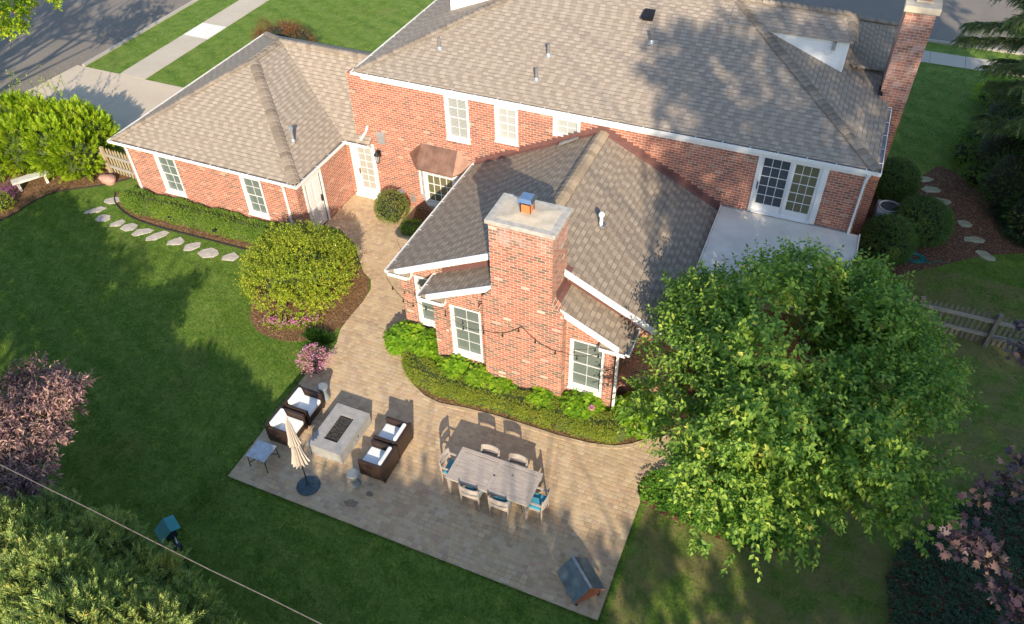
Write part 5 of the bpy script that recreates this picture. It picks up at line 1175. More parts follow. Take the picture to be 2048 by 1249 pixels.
bush('ball_bush', 'clipped round bush in front of the french door and bay window', 'bush', (-13.30, 19.72, .62), (.60, .60, .62), 'ball', 1500, 6, .035, .02, .07)
for x, y, r, lb in ((3.05, 24.15, (.82, .95, .72), 'dark round bush in front of the air conditioner, against the east wall'), (4.05, 25.65, (.92, 1.0, .72), 'round bush with a bright yellow green patch right of the air conditioner'), (3.0, 27.9, (.82, .95, .70), 'dark bush behind the air conditioner')):
    bush('round_bush', lb, 'bush', (x, y, .62), r, 'yew', 2600, 7, .055, .028, .12, 'round bushes round the air conditioner')
# the yellow green patch
# --- hedges swept along a path
def hedge(name, label, path, wdt, hgt, mat, n, ll=.032, group=None, soft=.12):
    base = path[len(path) // 2]; t = plant(name, label, 'hedge', (*base, 0), group); P2 = [Vector(p) for p in smooth_poly(path, 2, False)]
    m = MB(); ring = []; sec = [(-.5, .04), (-.52, .5), (-.46, .85), (-.3, .97), (0, 1.0), (.3, .97), (.46, .85), (.52, .5), (.5, .04)]; N = len(P2); fr = []
    for i, p in enumerate(P2):
        tt = (P2[min(i + 1, N - 1)] - P2[max(i - 1, 0)]).normalized(); fr.append((p, tt, Vector((-tt.y, tt.x))))
        e = min(1, .35 + min(i, N - 1 - i) * .35)
        for u, z in sec: q = p + fr[-1][2] * u * wdt * .88 * e; m.v.append(Vector((q.x, q.y, z * (hgt - .05) * (.75 + .25 * e))))
    k = len(sec)
    for i in range(N - 1):
        for j in range(k - 1): m.f.append([i * k + j, i * k + j + 1, (i + 1) * k + j + 1, (i + 1) * k + j]); m.mi.append(0)
    m.f.append(list(range(k))); m.mi.append(0); m.f.append([(N - 1) * k + j for j in range(k)]); m.mi.append(0)
    attach(m.build('dark_core', MT['core2'], smooth=True), t)  # closed core, coloured dark for the shade between the leaves
    seg = np.array([(b[0] - a[0]).length for a, b in zip(fr[:-1], fr[1:])]); cum = np.concatenate([[0], np.cumsum(seg)]); s = rng.uniform(0, cum[-1], n); i = np.clip(np.searchsorted(cum, s) - 1, 0, N - 2); f = (s - cum[i]) / seg[i]
    pp = A([tuple(x[0]) for x in fr]); nn = A([tuple(x[2]) for x in fr]); p = pp[i] * (1 - f[:, None]) + pp[i + 1] * f[:, None]; nv = nn[i]
    a = rng.uniform(-.15, math.pi + .15, n); endk = np.clip(.35 + np.minimum(s, cum[-1] - s) / wdt * 1.2, 0, 1)
    bumpy = 1 + .06 * np.sin(s * 3.1) + .05 * np.sin(s * 7.7 + 1) + rng.normal(size=n) * .03
    ca, sa = np.cos(a), np.sin(a); ca = np.sign(ca) * np.abs(ca) ** .5; sa = np.sign(sa) * np.abs(sa) ** .55
    u = ca * wdt * .5 * bumpy * np.sqrt(endk); z = np.maximum(sa, .0) * hgt * (.7 + .3 * endk) * bumpy + .0
    z = np.where(np.abs(ca) > .97, rng.uniform(.02, 1, n) * hgt * .8, z)
    X = np.stack([p[:, 0] + nv[:, 0] * u, p[:, 1] + nv[:, 1] * u, z], 1); D = np.stack([nv[:, 0] * ca, nv[:, 1] * ca, sa + .4], 1)
    L = Leaves(); shoots(L, rng, X - nrm(D) * .05, D, .09, 5, ll, ll * .6, .05, .8, 0, .0015, 1, .4)
    attach(L.build('foliage', [FO[mat], MT['bark']]), t); return t
hedge('box_hedge', 'low clipped box hedge curving along the patio edge below the family room', [(-9.50, 14.05), (-9.28, 13.78), (-8.9, 13.42), (-8.3, 13.22), (-7.5, 13.28), (-6.6, 13.35), (-5.6, 13.35), (-4.7, 13.36), (-3.9, 13.36), (-3.2, 13.45), (-2.75, 13.65)], .74, .42, 'hedge', 9500, .038)
hedge('box_hedge', 'dark green hedge along the garage wall under its two windows', [(-23.2, 17.10), (-22.4, 17.0), (-21.2, 17.05), (-20, 17.05), (-18.5, 17.08), (-17.2, 17.10), (-16.3, 17.1), (-15.6, 17.0)], .76, .60, 'hedged', 10000, .048)
hedge('low_hedge', 'small bright green hedge below the bay window', [(-12.75, 19.35), (-12.2, 19.45), (-11.4, 19.5), (-10.7, 19.5)], .62, .38, 'hydr', 900, .04)
# --- hydrangeas
def hydrangea(x, y, r, h, label, flowers=()):
    t = plant('hydrangea', label, 'plant', (x, y, 0), 'broad leaved plants at the foot of the gable'); L = Leaves(); n = int(230 * r * r / .25)
    P = np.zeros((n, 3)); rr = np.sqrt(rng.uniform(0, 1, n)) * r; a = rng.uniform(0, 6.28, n); P[:, 0] = x + rr * np.cos(a); P[:, 1] = y + rr * np.sin(a); P[:, 2] = h * (1 - .55 * (rr / r) ** 2) * rng.uniform(.55, 1.0, n)
    O = np.stack([np.cos(a) * rr / r, np.sin(a) * rr / r, np.full(n, .35)], 1)
    for k in range(4):
        an = k * math.pi / 2 + rng.uniform(0, 1.5, n); D = np.stack([np.cos(an), np.sin(an), rng.uniform(-.5, .1, n)], 1) + O * .7; L.leaf(P, D, UP + O * .4 + rng.normal(size=(n, 3)) * .25, rng.uniform(.13, .21, n), rng.uniform(.09, .13, n), .10, 0, .5)
    L.stem(np.stack([x + (P[:, 0] - x) * .4, y + (P[:, 1] - y) * .4, P[:, 2] * 0], 1), P, .005, 1); attach(L.build('foliage', [FO['hydr'], MT['bark']]), t); attach(blob(rng, (x, y, h * .25), (r * .6, r * .6, h * .45), mat=MT['core2']), t)
    for fx_, fy_, fz, mt in flowers:
        B = Leaves(); d = rdir(rng, 160); d[:, 2] = abs(d[:, 2]); B.leaf(A((fx_, fy_, fz)) + d * .07, d + rng.normal(size=d.shape) * .6, d, .032, .03, .1); attach(B.build('flower_head', FO[mt]), t)
hydrangea(-9.85, 14.42, .62, .70, 'bright green broad leaved plant at the left corner of the family room'); hydrangea(-9.15, 14.30, .58, .70, 'bright green broad leaved plant under the half hidden gable window')
hydrangea(-7.95, 13.82, .50, .66, 'bright green broad leaved plant under the window left of the chimney'); hydrangea(-7.15, 13.70, .48, .62, 'bright green broad leaved plant at the left foot of the chimney')
hydrangea(-6.45, 13.68, .42, .55, 'bright green broad leaved plant before the middle of the chimney'); hydrangea(-5.2, 13.68, .52, .60, 'bright green broad leaved plant at the right foot of the chimney')
hydrangea(-4.1, 13.85, .58, .70, 'broad leaved plant with one pink bloom under the window right of the chimney', [(-3.75, 13.62, .62, 'pinkf')]); hydrangea(-2.6, 14.15, .68, .72, 'broad leaved plant with a dry brown bloom at the right end of the hedge', [(-2.75, 14.25, .76, 'tan')])
# --- flower pot
t = plant('flower_pot', 'dark pot overflowing with small pink and white flowers at the lawn edge of the patio', 'flower pot', (-11.85, 12.45, 0))
m = MB(); m.lathe([(.14, 0), (.2, .36), (.22, .38), (.19, .37)], (-11.85, 12.45, 0.01), 18); attach(m.build('pot', MT['pot']), t)
L = Leaves(); n = 620; d = rdir(rng, n); d[:, 2] = abs(d[:, 2]) * .9 + .1; P = A((-11.85, 12.45, .38)) + d * 0; 
tip = P + d * rng.uniform(.25, .56, (n, 1)) * A((1.0, 1.0, 1.15)) - UP * .08; L.stem(P, tip, .003, 0)
for k in range(3): L.leaf(P + (tip - P) * rng.uniform(.4, .95, (n, 1)), d + rng.normal(size=(n, 3)) * .8, UP + rng.normal(size=(n, 3)), .05, .014, .1, 0)
attach(L.build('foliage', FO['tan']), t); L = Leaves(); F = tip[: int(n * .8)]
for k in range(5): an = k * 1.2566; L.leaf(F, A((math.cos(an), math.sin(an), .25)) + rng.normal(size=F.shape) * .25, UP + rng.normal(size=F.shape) * .4, .030, .026, .1)
attach(L.build('blossoms', FO['pinkf']), t)
# --- fescue tuft by the bed
t = plant('ornamental_grass', 'dark green grass tuft where the mulch bed meets the pavers', 'grass plant', (-12.35, 13.75, 0)); L = Leaves(); n = 900
P = np.stack([-12.55 + rng.uniform(-.42, .42, n), 13.62 + rng.uniform(-.13, .13, n), np.zeros(n)], 1); L.leaf(P, UP + rng.normal(size=(n, 3)) * .45, rng.normal(size=(n, 3)), rng.uniform(.2, .36, n), .014, .1, 0, .4); attach(L.build('foliage', FO['ogr']), t)

# --- bright green feathery bushes by the bench
def feather(name, label, clumps, group=None, mat='arb', n=230, ln=.40, core='core2'):
    base = clumps[0]; t = plant(name, label, 'bush', (base[0], base[1], 0), group); L = Leaves()
    for x, y, z, r, rz in clumps:
        c = A((x, y, z)); P, D = shell(rng, int(n * r * r * 3.2), c, (r, r, rz), .72, -.75); P = P[P[:, 2] > .05]; D = nrm((P - c) / A((r, r, rz)))
        N = rdir(rng, len(P)) + UP * .4; fronds(L, rng, P, nrm(D + UP * .75 + rng.normal(size=D.shape) * .25), N, ln, 9, .028, .42, sag=.2)
        attach(blob(rng, (x, y, z * .9), (r * .78, r * .78, rz * .8), mat=MT[core]), t)
    attach(L.build('foliage', FO[mat]), t); return t
feather('feathery_bush', 'large bright lime green feathery bush between bench and picket fence', [(-26.2, 18.0, .85, .88, .95), (-27.1, 17.95, 1.0, 1.0, 1.15), (-26.5, 19.2, .9, .85, 1.0), (-27.3, 19.2, 1.1, .95, 1.0)])
feather('feathery_bush', 'lime green feathery bush behind the stone bench', [(-28.4, 17.6, 1.0, 1.05, 1.2), (-28.3, 18.6, 1.2, 1.0, 1.15), (-29.3, 18.3, 1.3, 1.1, 1.2), (-29.3, 16.9, .9, .9, 1.1)])
t = plant('purple_flowers', 'purple autumn flowers beside the bench leg', 'flowers', (-27.7, 15.5, 0)); L = Leaves(); n = 300
P = np.stack([-27.75 + rng.normal(size=n) * .28, 15.55 + rng.normal(size=n) * .25, rng.uniform(.1, .4, n)], 1); shoots(L, rng, P, UP + rng.normal(size=(n, 3)) * .6, .16, 5, .05, .025, .1, .8, 0, .002, 0); attach(L.build('foliage', FO['mauve']), t)
bush('small_shrub', 'small yellow green shrub in front of the purple flowers', 'shrub', (-27.35, 15.05, .28), (.42, .36, .32), 'shrub', 320, 6, .05, .025, .14)
t = plant('honeysuckle_sprigs', 'thin pale green sprigs rising above the lime green bush', 'climber', (-29.6, 19.6, 0)); L = Leaves(); n = 16
P = np.stack([rng.uniform(-30.6, -27.9, n), rng.uniform(18.9, 20.2, n), rng.uniform(1.9, 2.4, n)], 1); shoots(L, rng, P, UP + rng.normal(size=(n, 3)) * .35, .95, 12, .13, .06, .2, .8, .1, .008, 1); L.stem(P * A((1, 1, 0)), P, .01, 1); attach(L.build('foliage', [FO['arb'], MT['bark']]), t)
# --- barberries behind the garage
bush('barberry_shrub', 'red leaved shrub showing behind the garage roof corner', 'shrub', (-23.9, 27.3, .9), (.9, .7, .9), 'barb', 700, 7, .06, .03, .3, 'red shrubs behind the garage', lump=10)
bush('barberry_shrub', 'reddish shrub on the front lawn behind the garage ridge', 'shrub', (-24.4, 29.5, .8), (1.5, .8, .8), 'barb', 900, 7, .06, .03, .3, 'red shrubs behind the garage', lump=12)

# --- bronze leaved tree, lower left
t = plant('bronze_tree', 'tree with drooping purple bronze leaves at the left edge above the lawn', 'tree', (-14.9, 5.2, 0)); L = Leaves()
bc = []
for x, y, z, r in ((-15.2, 6.9, 2.9, .75), (-14.8, 6.9, 3.4, .5), (-14.6, 7.1, 3.7, .38), (-14.0, 6.85, 4.0, .30), (-13.75, 7.1, 4.1, .26), (-14.1, 6.5, 3.7, .42), (-13.75, 5.95, 3.6, .32), (-14.9, 6.1, 3.6, .7), (-14.3, 5.6, 3.6, .55), (-13.6, 5.3, 3.4, .42), (-13.3, 5.1, 3.5, .25),
                   (-15.5, 5.8, 3.4, .8), (-14.4, 4.9, 3.5, .7), (-13.8, 4.6, 3.2, .55), (-15.0, 4.2, 3.4, .9), (-16.2, 7.4, 2.8, .8), (-13.3, 4.5, 2.8, .4), (-16.4, 5.0, 3.4, 1.0), (-14.0, 3.6, 3.4, .8), (-17.6, 6.2, 3.9, 1.2), (-19.0, 6.6, 4.1, 1.2), (-20.3, 7.2, 4.3, 1.1), (-21.5, 7.4, 4.4, 1.0), (-18.2, 7.8, 3.5, 1.0), (-19.8, 8.3, 3.5, .9), (-17.5, 4.6, 4.0, 1.2), (-19.6, 5.0, 4.2, 1.3), (-21.6, 6.0, 4.0, 1.2)):
    c = A((x, y, z))
    if x < -16.5 and visible(c[None], 90)[0]: continue
    bc.append((x, y, z)); k = max(30, int(400 * r * r)); P, D = shell(rng, k, c, (r, r, r * .62), .25, -.3)
    shoots(L, rng, P, nrm(D * A((1, 1, .4)) + UP * .25), .26, 8, .145, .048, .75, .65, .35, .004, 1, .3, .25)
attach(L.build('crown', [FO['purple'], MT['barkp']]), t); attach(limbs(rng, (-15.1, 4.9, 0), [b for b in bc if b[0] > -16.5 and b[1] < 7.2], .09, mat=MT['barkp'], fork=.35, twigs=0), t)

# --- junipers, bottom left
def juniper(label, clumps):
    t = plant('juniper_tree', label, 'tree', (clumps[0][0], clumps[0][1], 0), 'feathery junipers along the lower edge'); L = Leaves()
    for x, y, z, r in clumps:
        c = A((x, y, z)); n = int(700 * r * r); P, D = shell(rng, n, c, (r, r, r * 1.05), .62, -.35)
        D = nrm(D + UP * .9 + rng.normal(size=D.shape) * .28); N = rdir(rng, len(P)) + A((.2, -.3, .3)); ln = .42
        L.stem(P - D * .1, P + D * ln * .9, .006, 1); fronds(L, rng, P, D, N, ln, 8, .017, .42, sag=.10)
        Q = P + D * ln * .45; fronds(L, rng, Q, nrm(D + rng.normal(size=D.shape) * .6), rdir(rng, len(Q)), ln * .6, 6, .014, .42, sag=.1)
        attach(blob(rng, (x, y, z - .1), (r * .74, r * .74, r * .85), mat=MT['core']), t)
    m = MB(); m.tube([(clumps[0][0], clumps[0][1], 0), (clumps[0][0], clumps[0][1], clumps[0][2])], [.14, .06], 8); attach(m.build('trunk', MT['bark'], smooth=True), t)
    attach(L.build('foliage', [FO['jun'], MT['bark']]), t)
juniper('feathery blue green juniper in the lower left corner', [(-11.9, 3.3, 3.1, 1.15), (-12.6, 4.2, 2.6, .95), (-11.2, 4.3, 2.7, .85), (-12.9, 3.2, 3.4, 1.1), (-10.9, 3.2, 3.6, .9)])
juniper('feathery yellow green juniper below the overhead cable', [(-9.7, 3.1, 3.2, 1.05), (-9.9, 4.1, 2.5, .85), (-8.9, 3.9, 2.5, .7), (-8.8, 3.0, 3.3, .9), (-9.6, 2.6, 4.0, .8)])
juniper('small juniper at the bottom end of the overhead cable', [(-7.7, 3.4, 2.4, .8), (-7.0, 3.4, 2.0, .7), (-6.4, 3.2, 1.9, .6), (-7.6, 2.8, 2.9, .75), (-5.6, 3.0, 1.9, .55)])
# low green planting under the feeder
t = plant('low_shrub', 'low bright green shrub below the bird feeder', 'shrub', (-11.3, 5.3, 0)); L = Leaves(); P, D = shell(rng, 700, (-11.6, 5.05, .3), (1.1, .6, .5), .7, 0); shoots(L, rng, P, nrm(D + UP), .2, 6, .06, .03, .1, .8, .05, .002, 0); attach(L.build('foliage', FO['pachy']), t)

# --- spruce, upper right
t = plant('spruce_tree', 'tall spruce with drooping yellow green boughs in the upper right corner', 'tree', (7.5, 28.3, 0)); L = Leaves()
m = MB(); m.tube([(7.5, 28.3, 0), (7.5, 28.3, 15)], [.28, .05], 10)
for i in range(110):
    z = 3.2 + 11.0 * (i / 110) + rng.uniform(-.15, .15); a = i * 2.4 + rng.uniform(-.2, .2); R = (4.9 - (z - 3.0) * .27) * rng.uniform(.85, 1.1) * (.55 + .45 * min(1, max(0, (z - 4.5) / 2)))
    d = A((math.cos(a), math.sin(a), -.10)); b0 = A((7.5, 28.3, z)); tipp = b0 + d * R; m.tube([tuple(b0), tuple(b0 + d * R * .6 - UP * .1), tuple(tipp - UP * .25)], [.045, .03, .01], 5)
    n = int(36 * R); s = rng.uniform(.25, 1, n)[:, None]; P = b0 + d * R * s - UP * .2 * s * s; sd_ = nrm(np.cross(d, UP)); side = np.where(rng.uniform(0, 1, (n, 1)) < .5, 1, -1)
    D = nrm(d * .7 + sd_ * side * rng.uniform(.3, 1, (n, 1)) - UP * rng.uniform(.1, .8, (n, 1))); ln = .62 * (1.15 - s[:, 0] * .4)
    L.stem(P, P + D * ln[:, None] * .9, .008, 1)
    fronds(L, rng, P, D, UP + rng.normal(size=(n, 3)) * .3, ln, 11, .03, .24, sag=.35, ang=.9)
    Q = P + D * ln[:, None] * .4; fronds(L, rng, Q, nrm(D - UP * .5 + rng.normal(size=D.shape) * .4), UP + rng.normal(size=(n, 3)) * .3, ln * .6, 8, .026, .26, sag=.3, ang=.9)
attach(m.build('trunk', MT['bark'], smooth=True), t); attach(L.build('foliage', [FO['spruce'], MT['bark']]), t)
# --- dark planting at the right edge
def darkmass(name, label, clumps, mat='yew', n=240, ll=.06, group=None):
    t = plant(name, label, 'shrub', (clumps[0][0], clumps[0][1], 0), group); L = Leaves()
    for x, y, z, r, rz in clumps:
        c = A((x, y, z)); P, D = shell(rng, int(n * r * r * 2), c, (r, r, rz), .7, -.4); P = P[P[:, 2] > 0]; D = nrm((P - c)); shoots(L, rng, P, nrm(D + UP * .4), .2, 6, ll, ll * .45, .1, .8, .05, .003, 0); attach(blob(rng, (x, y, z), (r * .75, r * .75, rz * .78)), t)
    attach(L.build('foliage', FO[mat]), t)
darkmass('dark_shrub', 'big dark evergreen mass at the right edge below the spruce', [(8.4, 28.0, 1.4, 1.8, 1.9), (8.2, 30.5, 1.5, 1.9, 2.0), (9.8, 26.6, 1.5, 1.8, 1.9), (9.6, 33, 1.5, 2.0, 2.0), (7.0, 28.9, .8, 1.1, 1.1)], 'yew')
darkmass('dark_shrub', 'dark shrub between the side lawn and the mulch path', [(6.7, 30.6, 1.1, 1.5, 1.6), (6.9, 33.0, 1.2, 1.5, 1.6), (6.9, 28.5, 1.0, 1.25, 1.4), (7.7, 27.0, .9, 1.2, 1.2)], 'yew')
darkmass('leafy_perennial', 'brighter green leafy plants beside the mossy stones', [(5.5, 31.2, .35, .7, .5), (5.9, 29.9, .3, .6, .4), (5.7, 32.2, .4, .7, .5)], 'hedged', 300, .09)
darkmass('leafy_perennial', 'sunlit green plants in front of the spruce near the sidewalk', [(6.6, 36.3, .5, .9, .7), (7.8, 36.0, .6, .9, .8)], 'arb', 260, .10)
darkmass('ivy_border', 'dark blue green ivy border right of the mulch path', [(7.5, 27.1, .1, .9, .35), (8.3, 26.6, .1, .8, .35), (6.9, 27.9, .1, .6, .3)], 'ivy', 420, .06)
# --- ground covers
def cover(name, label, poly, h, mat, dens, ll=.07, kind='stuff', mound=True):
    xs = [p[0] for p in poly]; ys = [p[1] for p in poly]; ar = (max(xs) - min(xs)) * (max(ys) - min(ys)); n = int(ar * dens); X = rng.uniform(min(xs), max(xs), n); Y = rng.uniform(min(ys), max(ys), n); k = inpoly(X, Y, poly); X, Y = X[k], Y[k]; n = len(X)
    P = np.stack([X, Y, h * rng.uniform(.5, 1, n) + .05 * np.sin(X * 4) * np.sin(Y * 5)], 1); L = Leaves()
    for k in range(5):
        an = k * 1.2566 + rng.uniform(0, 1, n); L.leaf(P, np.stack([np.cos(an), np.sin(an), rng.uniform(-.2, .35, n)], 1), UP + rng.normal(size=(n, 3)) * .2, rng.uniform(.7, 1.2, n) * ll, ll * .5, .1)
    o = L.build(name, FO[mat]); tag(o, label, 'ground cover', kind=kind); return o
cover('ground_cover', 'glossy green ground cover between the patio edge and the big tree', [(-1.9, 12.0), (-1.72, 11.65), (-1.1, 11.46), (-.2, 11.36), (.6, 11.32), (1.6, 11.5), (2.6, 12.4), (1.5, 14), (-1.2, 13.0), (-1.75, 12.55)], .20, 'pachy', 260, .085)
cover('ground_cover', 'dark low ivy covering the bottom right corner', [(4.05, 9.0), (4.15, 10.75), (4.05, 11.9), (4.25, 12.7), (4.9, 13.7), (5.9, 15.0), (7.2, 16.0), (11, 17), (11, 8)], .22, 'ivy', 200, .08)
m = MB(); m.prism([(4.1, 9.0), (4.2, 10.75), (4.1, 11.9), (4.3, 12.7), (4.95, 13.65), (5.95, 14.95), (7.2, 15.9), (11, 16.9), (11, 8)], -.1, .02); struct(m.build('mulch_bed', MT['mulch2']))
m = MB(); m.prism([(-1.88, 12.0), (-1.70, 11.68), (-1.1, 11.5), (-.2, 11.4), (.6, 11.36), (1.6, 11.54), (2.5, 12.4), (1.4, 13.1), (-1.0, 12.98), (-1.70, 12.66)], -.1, .018); struct(m.build('mulch_bed', MT['mulch2']))
# --- plum maple boughs, right edge
t = plant('plum_maple', 'maple with dark plum coloured lobed leaves reaching in at the right edge', 'tree', (7.6, 8.6, 0)); L = Leaves(); lc = []
for x, y, z, r, k in ((3.35, 7.95, 7.3, .30, 34), (3.65, 7.75, 7.3, .28, 30), (3.15, 7.75, 7.3, .18, 12), (3.85, 7.4, 7.2, .28, 28), (4.05, 6.95, 7.3, .30, 30), (4.25, 6.5, 7.3, .3, 24), (3.95, 9.15, 7.3, .26, 22), (3.55, 8.85, 7.2, .22, 16), (4.15, 9.75, 7.2, .24, 18), (4.2, 12.2, 7.2, .26, 20), (4.35, 13.0, 7.2, .20, 12), (4.7, 8.2, 7.3, .6, 60), (4.9, 11, 7.3, .6, 40), (6.3, 9, 8, 1.2, 200), (7.2, 7, 8, 1.5, 200), (7.5, 10.5, 8, 1.5, 200)):
    c = A((x, y, z)); lc.append((x, y, z)); P, D = shell(rng, k, c, (r, r, r * .5), .1, -.3)
    for j in range(2): L.lobed(P + rng.normal(size=P.shape) * .06, D + rng.normal(size=P.shape) * .5 - UP * .5, UP + rng.normal(size=P.shape) * .4, rng.uniform(.10, .14, len(P)))
    L.stem(np.broadcast_to(c - A((-.2, 0, .15)), P.shape).copy(), P, .006, 1)
attach(L.build('crown', [FO['plum'], MT['bark']]), t); attach(limbs(rng, (7.6, 8.6, 0), lc[-3:], .16, mat=MT['bark'], fork=.55), t)

# --- street maple off the left edge; its outer leaves reach into the corner and its shade falls on the road
def bigtree(name, label, base, crowns, mat, n, ll, keep=None, r0=.25, cat='tree', group=None, dens=1.0, fork=.5, clearview=True, inner=.35):
    t = plant(name, label, cat, base, group); L = Leaves(); cc = []
    for x, y, z, r in crowns:
        c = A((x, y, z))
        if clearview and r > 1.2 and visible(c[None], 60)[0]: continue
        cc.append((x, y, z)); k = max(12 if r < .5 else 1, int(n * r * r * dens)); P, D = shell(rng, k, c, (r, r, r * .75), .35, -.7); D = nrm(D + UP * .3 + rng.normal(size=D.shape) * .3)
        if clearview:
            v = visible(P, 40)
            if keep is not None: v &= ~keep(P)
            P, D = P[~v], D[~v]
        if len(P): shoots(L, rng, P, D, .5, 6, ll, ll * .75, .3, .9, .1, .006, 1)
    if cc: attach(limbs(rng, base, cc, r0, fork=fork), t)
    attach(L.build('crown', [FO[mat], MT['bark']]), t); return t
cr = []
rg = np.random.default_rng(21)
for i in range(62):
    cr.append((rg.uniform(-42, -26.5), rg.uniform(5, 21), rg.uniform(6, 12), rg.uniform(.6, 1.15)))
R3 = np.array(RW)
def inpx(u0, u1, v0, v1):
    def f(P):
        q = (P - A((0, 0, 17.4))) @ R3.T; z = np.maximum(q[:, 2], .01); u = 1024 + 1605.52 * q[:, 0] / z; v = 624.5 + 1605.52 * q[:, 1] / z
        return (u > u0) & (u < u1) & (v > v0) & (v < v1)
    return f
bigtree('street_maple', 'yellow green maple whose outer leaves reach into the upper left corner', (-30.5, 9.5, 0), cr, 'street', 40, .22, r0=.3, group='maples beside the road')
# the leafy tips that do show
MBC = [(-29.55, 20.15, 5.1, .62, 90), (-28.75, 19.5, 4.9, .50, 70), (-29.3, 20.9, 5.2, .40, 46), (-29.0, 20.5, 5.4, .30, 26), (-28.75, 21.9, 5.1, .36, 34), (-29.2, 22.1, 5.2, .3, 24), (-30.3, 19.6, 5.2, .8, 90), (-30.2, 21.2, 5.6, .7, 70)]
t = plant('maple_bough', 'yellow green maple bough hanging into the upper left corner', 'bough', (-29.6, 20.3, 5.2)); L = Leaves()
for x, y, z, r, k in MBC:
    c = A((x, y, z)); P, D = shell(rng, k, c, (r, r, r * .7), .2, -.6); shoots(L, rng, P, nrm(D + UP * .2), .24, 8, .13, .10, .35, .9, .15, .004, 1)
attach(L.build('foliage', [FO['street'], MT['bark']]), t)
cr = []
for i in range(22):
    a, rr = rg.uniform(0, 6.28), 5.2 * math.sqrt(rg.uniform(0, 1)); cr.append((-33 + rr * math.cos(a), 3 + rr * math.sin(a), rg.uniform(6, 12), rg.uniform(.9, 1.6)))
rg = np.random.default_rng(44); cr = [(rg.uniform(4.5, 14), rg.uniform(24, 33), rg.uniform(8.2, 14), rg.uniform(.7, 1.2)) for _ in range(60)]
bigtree('side_yard_maple', 'tall maple off the right edge whose shade falls on the front street', (12.5, 30.0, 0), cr, 'maple', 40, .26, r0=.25)
# --- tall trees standing behind the viewpoint: they shade the lower lawn, the right half of the house and the side yard
def shade(label, base, env, seed=1, mat='maple', ll=.34, edge=()):
    """env: areas (x0,x1,z0,z1,gaps) of leafy clumps about the line y=-6"""
    rg = np.random.default_rng(seed); cr = []
    for x0, x1, z0, z1, gap in env:
        nx, nz = max(1, round((x1 - x0) / 1.25)), max(1, round((z1 - z0) / 1.15))
        for i in range(nx):
            tj = rg.uniform(-.5, .35)
            for k in range(nz):
                if rg.uniform() < gap * (1.6 if k >= nz - 2 else .8): continue
                cr.append((x0 + (i + .5 + rg.uniform(-.35, .35)) * (x1 - x0) / nx, -6 + rg.uniform(-.5, .5), z0 + (k + .5) * (z1 - z0) / nz + tj * (k / nz) + rg.uniform(-.2, .2), rg.uniform(.75, 1.1)))
    for x0, x1, z in edge:
        n = int((x1 - x0) / .42)
        for i in range(n):
            for dz in (0, -.5, -1.0): cr.append((x0 + (i + .5) * .42 + rg.uniform(-.1, .1), -6 + rg.uniform(-.1, .1), z + dz + rg.uniform(-.14, .10), .42))
    return bigtree('tall_tree', label, base, cr, mat, 42, ll, r0=.3, group='tall trees behind the lawn', fork=.4)
shade('tall leafy tree behind the lawn, far left', (-21, -7, 0), [(-26.5, -14.5, .8, 10.8, .06)], 31)
shade('tall leafy tree behind the lawn, second from the left', (-10, -7, 0), [(-14.5, -9.3, .8, 10.8, .04), (-9.3, -3.0, .8, 6.9, .03)], 32, edge=[(-9.3, -3.0, 7.3)])
shade('leafy tree behind the lawn in the middle', (0, -7, 0), [(-3.0, -.5, .8, 7.6, .0), (-.5, 6.3, .8, 8.2, .0)], 33, edge=[(-3.2, -.3, 7.9), (-.5, 5.9, 8.35)])
shade('very tall leafy tree behind the lawn, right', (12, -7, 0), [(6.3, 10.4, .8, 9.4, .22), (11.0, 14.5, 5, 15.5, .72), (11, 14.5, .8, 5, .2), (14, 19, .8, 15.5, .16), (10.9, 19, 15.5, 24.5, .20)], 34)
shade('very tall leafy tree behind the lawn, far right', (23, -7, 0), [(19, 31, .8, 27, .08)], 35)
# --- scattered stuff: grass blades, bark chips, fallen leaves
def scatter(n, polys, excl, seed):
    rg = np.random.default_rng(seed); out = []
    for x0, x1, y0, y1, k in polys: out.append(np.stack([rg.uniform(x0, x1, k), rg.uniform(y0, y1, k)], 1))
    P = np.concatenate(out); k = np.ones(len(P), bool)
    for e in excl: k &= ~inpoly(P[:, 0], P[:, 1], e)
    P = P[k]; Q = np.column_stack([P, np.zeros(len(P))]); return Q[visible(Q, 60)]
HP = [(-22.9, 17.58), (-15.5, 17.58), (-15.5, 20.7), (-10.1, 20.7), (-10.1, 15), (-8.6, 15), (-8.6, 14.1), (-3.4, 14.1), (-3.4, 15), (-1.9, 15), (-1.9, 17), (1.8, 17), (1.8, 30.3), (-22.9, 30)]
EX = [PATIO, HP, BED1, BED2, BED3, BED4, BED5, DRV, [(-34, 25), (-33, 25), (-33, 42), (-34, 42)], [(-31, 25), (-29.5, 25), (-29.5, 42), (-31, 42)], [(-30, 39.5), (20, 39.5), (20, 40.75), (-30, 40.75)], [(-1.9, 12.0), (-1.1, 11.46), (.6, 11.32), (1.6, 11.5), (2.6, 12.4), (1.5, 14), (-1.2, 13)], [(4.05, 9), (4.2, 12.5), (7.2, 16), (11, 17), (11, 8)]]
P = scatter(0, [(-27, -11.8, 5.5, 17.6, 60000), (-12.5, -1.5, 4.5, 8.6, 18000), (-2, 9, 6.5, 25, 26000), (-33, -23, 25, 40, 12000), (-16, -12, 12, 18, 6000), (2, 9, 22, 40, 12000)], EX, 77)
E_ = [(-12.0, 12.4), (-11.97, 9.37), (-11.96, 8.34), (-1.77, 8.30), (-1.76, 11.6)]; ex = []
for a, b in zip(E_[:-1], E_[1:]): kk = int(math.dist(a, b) * 90); tt = rng.uniform(0, 1, (kk, 1)); ex.append(np.concatenate([A(a) * (1 - tt) + A(b) * tt + np.random.default_rng(9).normal(size=(kk, 2)) * .022, np.zeros((kk, 1))], 1))
P = np.concatenate([P] + ex); P = P[P[:, 0] != 99]
L = Leaves()
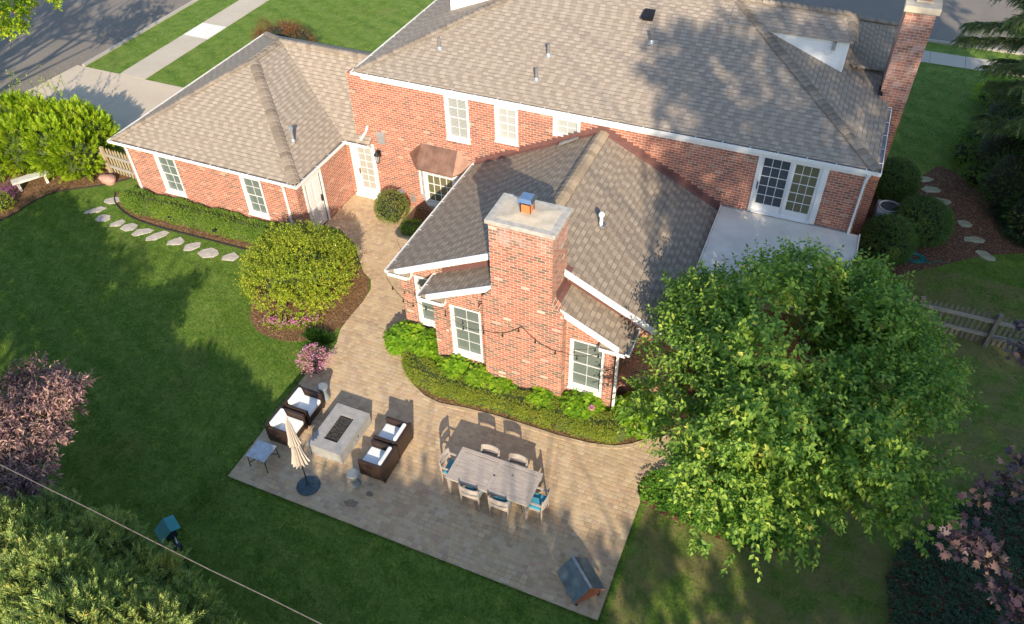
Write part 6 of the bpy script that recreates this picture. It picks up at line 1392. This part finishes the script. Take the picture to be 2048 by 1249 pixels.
for k in range(3): L.leaf(P + rng.normal(size=P.shape) * (.03, .03, 0), UP + rng.normal(size=P.shape) * .55, rng.normal(size=P.shape), rng.uniform(.03, .06, len(P)), .011, .1, 0, .35)
o = L.build('grass', FO['grassb']); tag(o, 'short lawn grass blades', 'grass', kind='stuff')
def chips(poly, n, seed, mat, name, label, sz=(.015, .045), z=.022):
    xs = [p[0] for p in poly]; ys = [p[1] for p in poly]; rg = np.random.default_rng(seed); X = rg.uniform(min(xs), max(xs), n); Y = rg.uniform(min(ys), max(ys), n); k = inpoly(X, Y, poly); P = np.column_stack([X[k], Y[k], np.full(k.sum(), z)]); L = Leaves(); d = rg.normal(size=P.shape) * (1, 1, .25); L.leaf(P, d, UP + rg.normal(size=P.shape) * .4, rg.uniform(*sz, len(P)), rg.uniform(.01, .02, len(P)), .05); return L, P
L, _ = chips(BED2, 9000, 1, 'chip', '', ''); tag(L.build('bark_mulch', FO['chip']), 'loose bark chips in the shrub bed', 'mulch', kind='stuff')
L, _ = chips(BED3, 6000, 2, 'chip', '', ''); tag(L.build('bark_mulch', FO['chip']), 'loose bark chips in the garage bed', 'mulch', kind='stuff')
L, _ = chips(BED4, 9000, 3, 'chip', '', ''); tag(L.build('bark_mulch', FO['chip']), 'loose bark chips round the stone bench', 'mulch', kind='stuff')
L, _ = chips(BED5, 9000, 4, 'chip', '', ''); tag(L.build('bark_mulch', FO['chip']), 'loose bark chips in the side yard', 'mulch', kind='stuff')
L, _ = chips(BED1, 5000, 5, 'chip', '', ''); tag(L.build('bark_mulch', FO['chip']), 'loose bark chips under the patio hedge', 'mulch', kind='stuff')
L, _ = chips([(-35.6, 17), (-33.35, 17), (-33.35, 40), (-34.6, 40)], 1500, 6, 'fleaf', '', '', (.05, .10), .02); tag(L.build('fallen_leaves', FO['fleaf']), 'fallen orange leaves along the kerb of the side road', 'leaves', kind='stuff')
L, _ = chips([(-33, 25), (-23, 25), (-23, 40), (-33, 40)], 150, 7, 'fleaf', '', '', (.06, .10), .05); tag(L.build('fallen_leaves', FO['fleaf']), 'few yellow leaves scattered over the front lawn', 'leaves', kind='stuff')
L, _ = chips([(-25, 5.5), (6, 6.5), (6, 14), (-15, 17), (-25, 16)], 90, 8, 'fleaf', '', '', (.05, .08), .06); tag(L.build('fallen_leaves', FO['fleaf']), 'single pale leaves lying on the back lawn', 'leaves', kind='stuff')
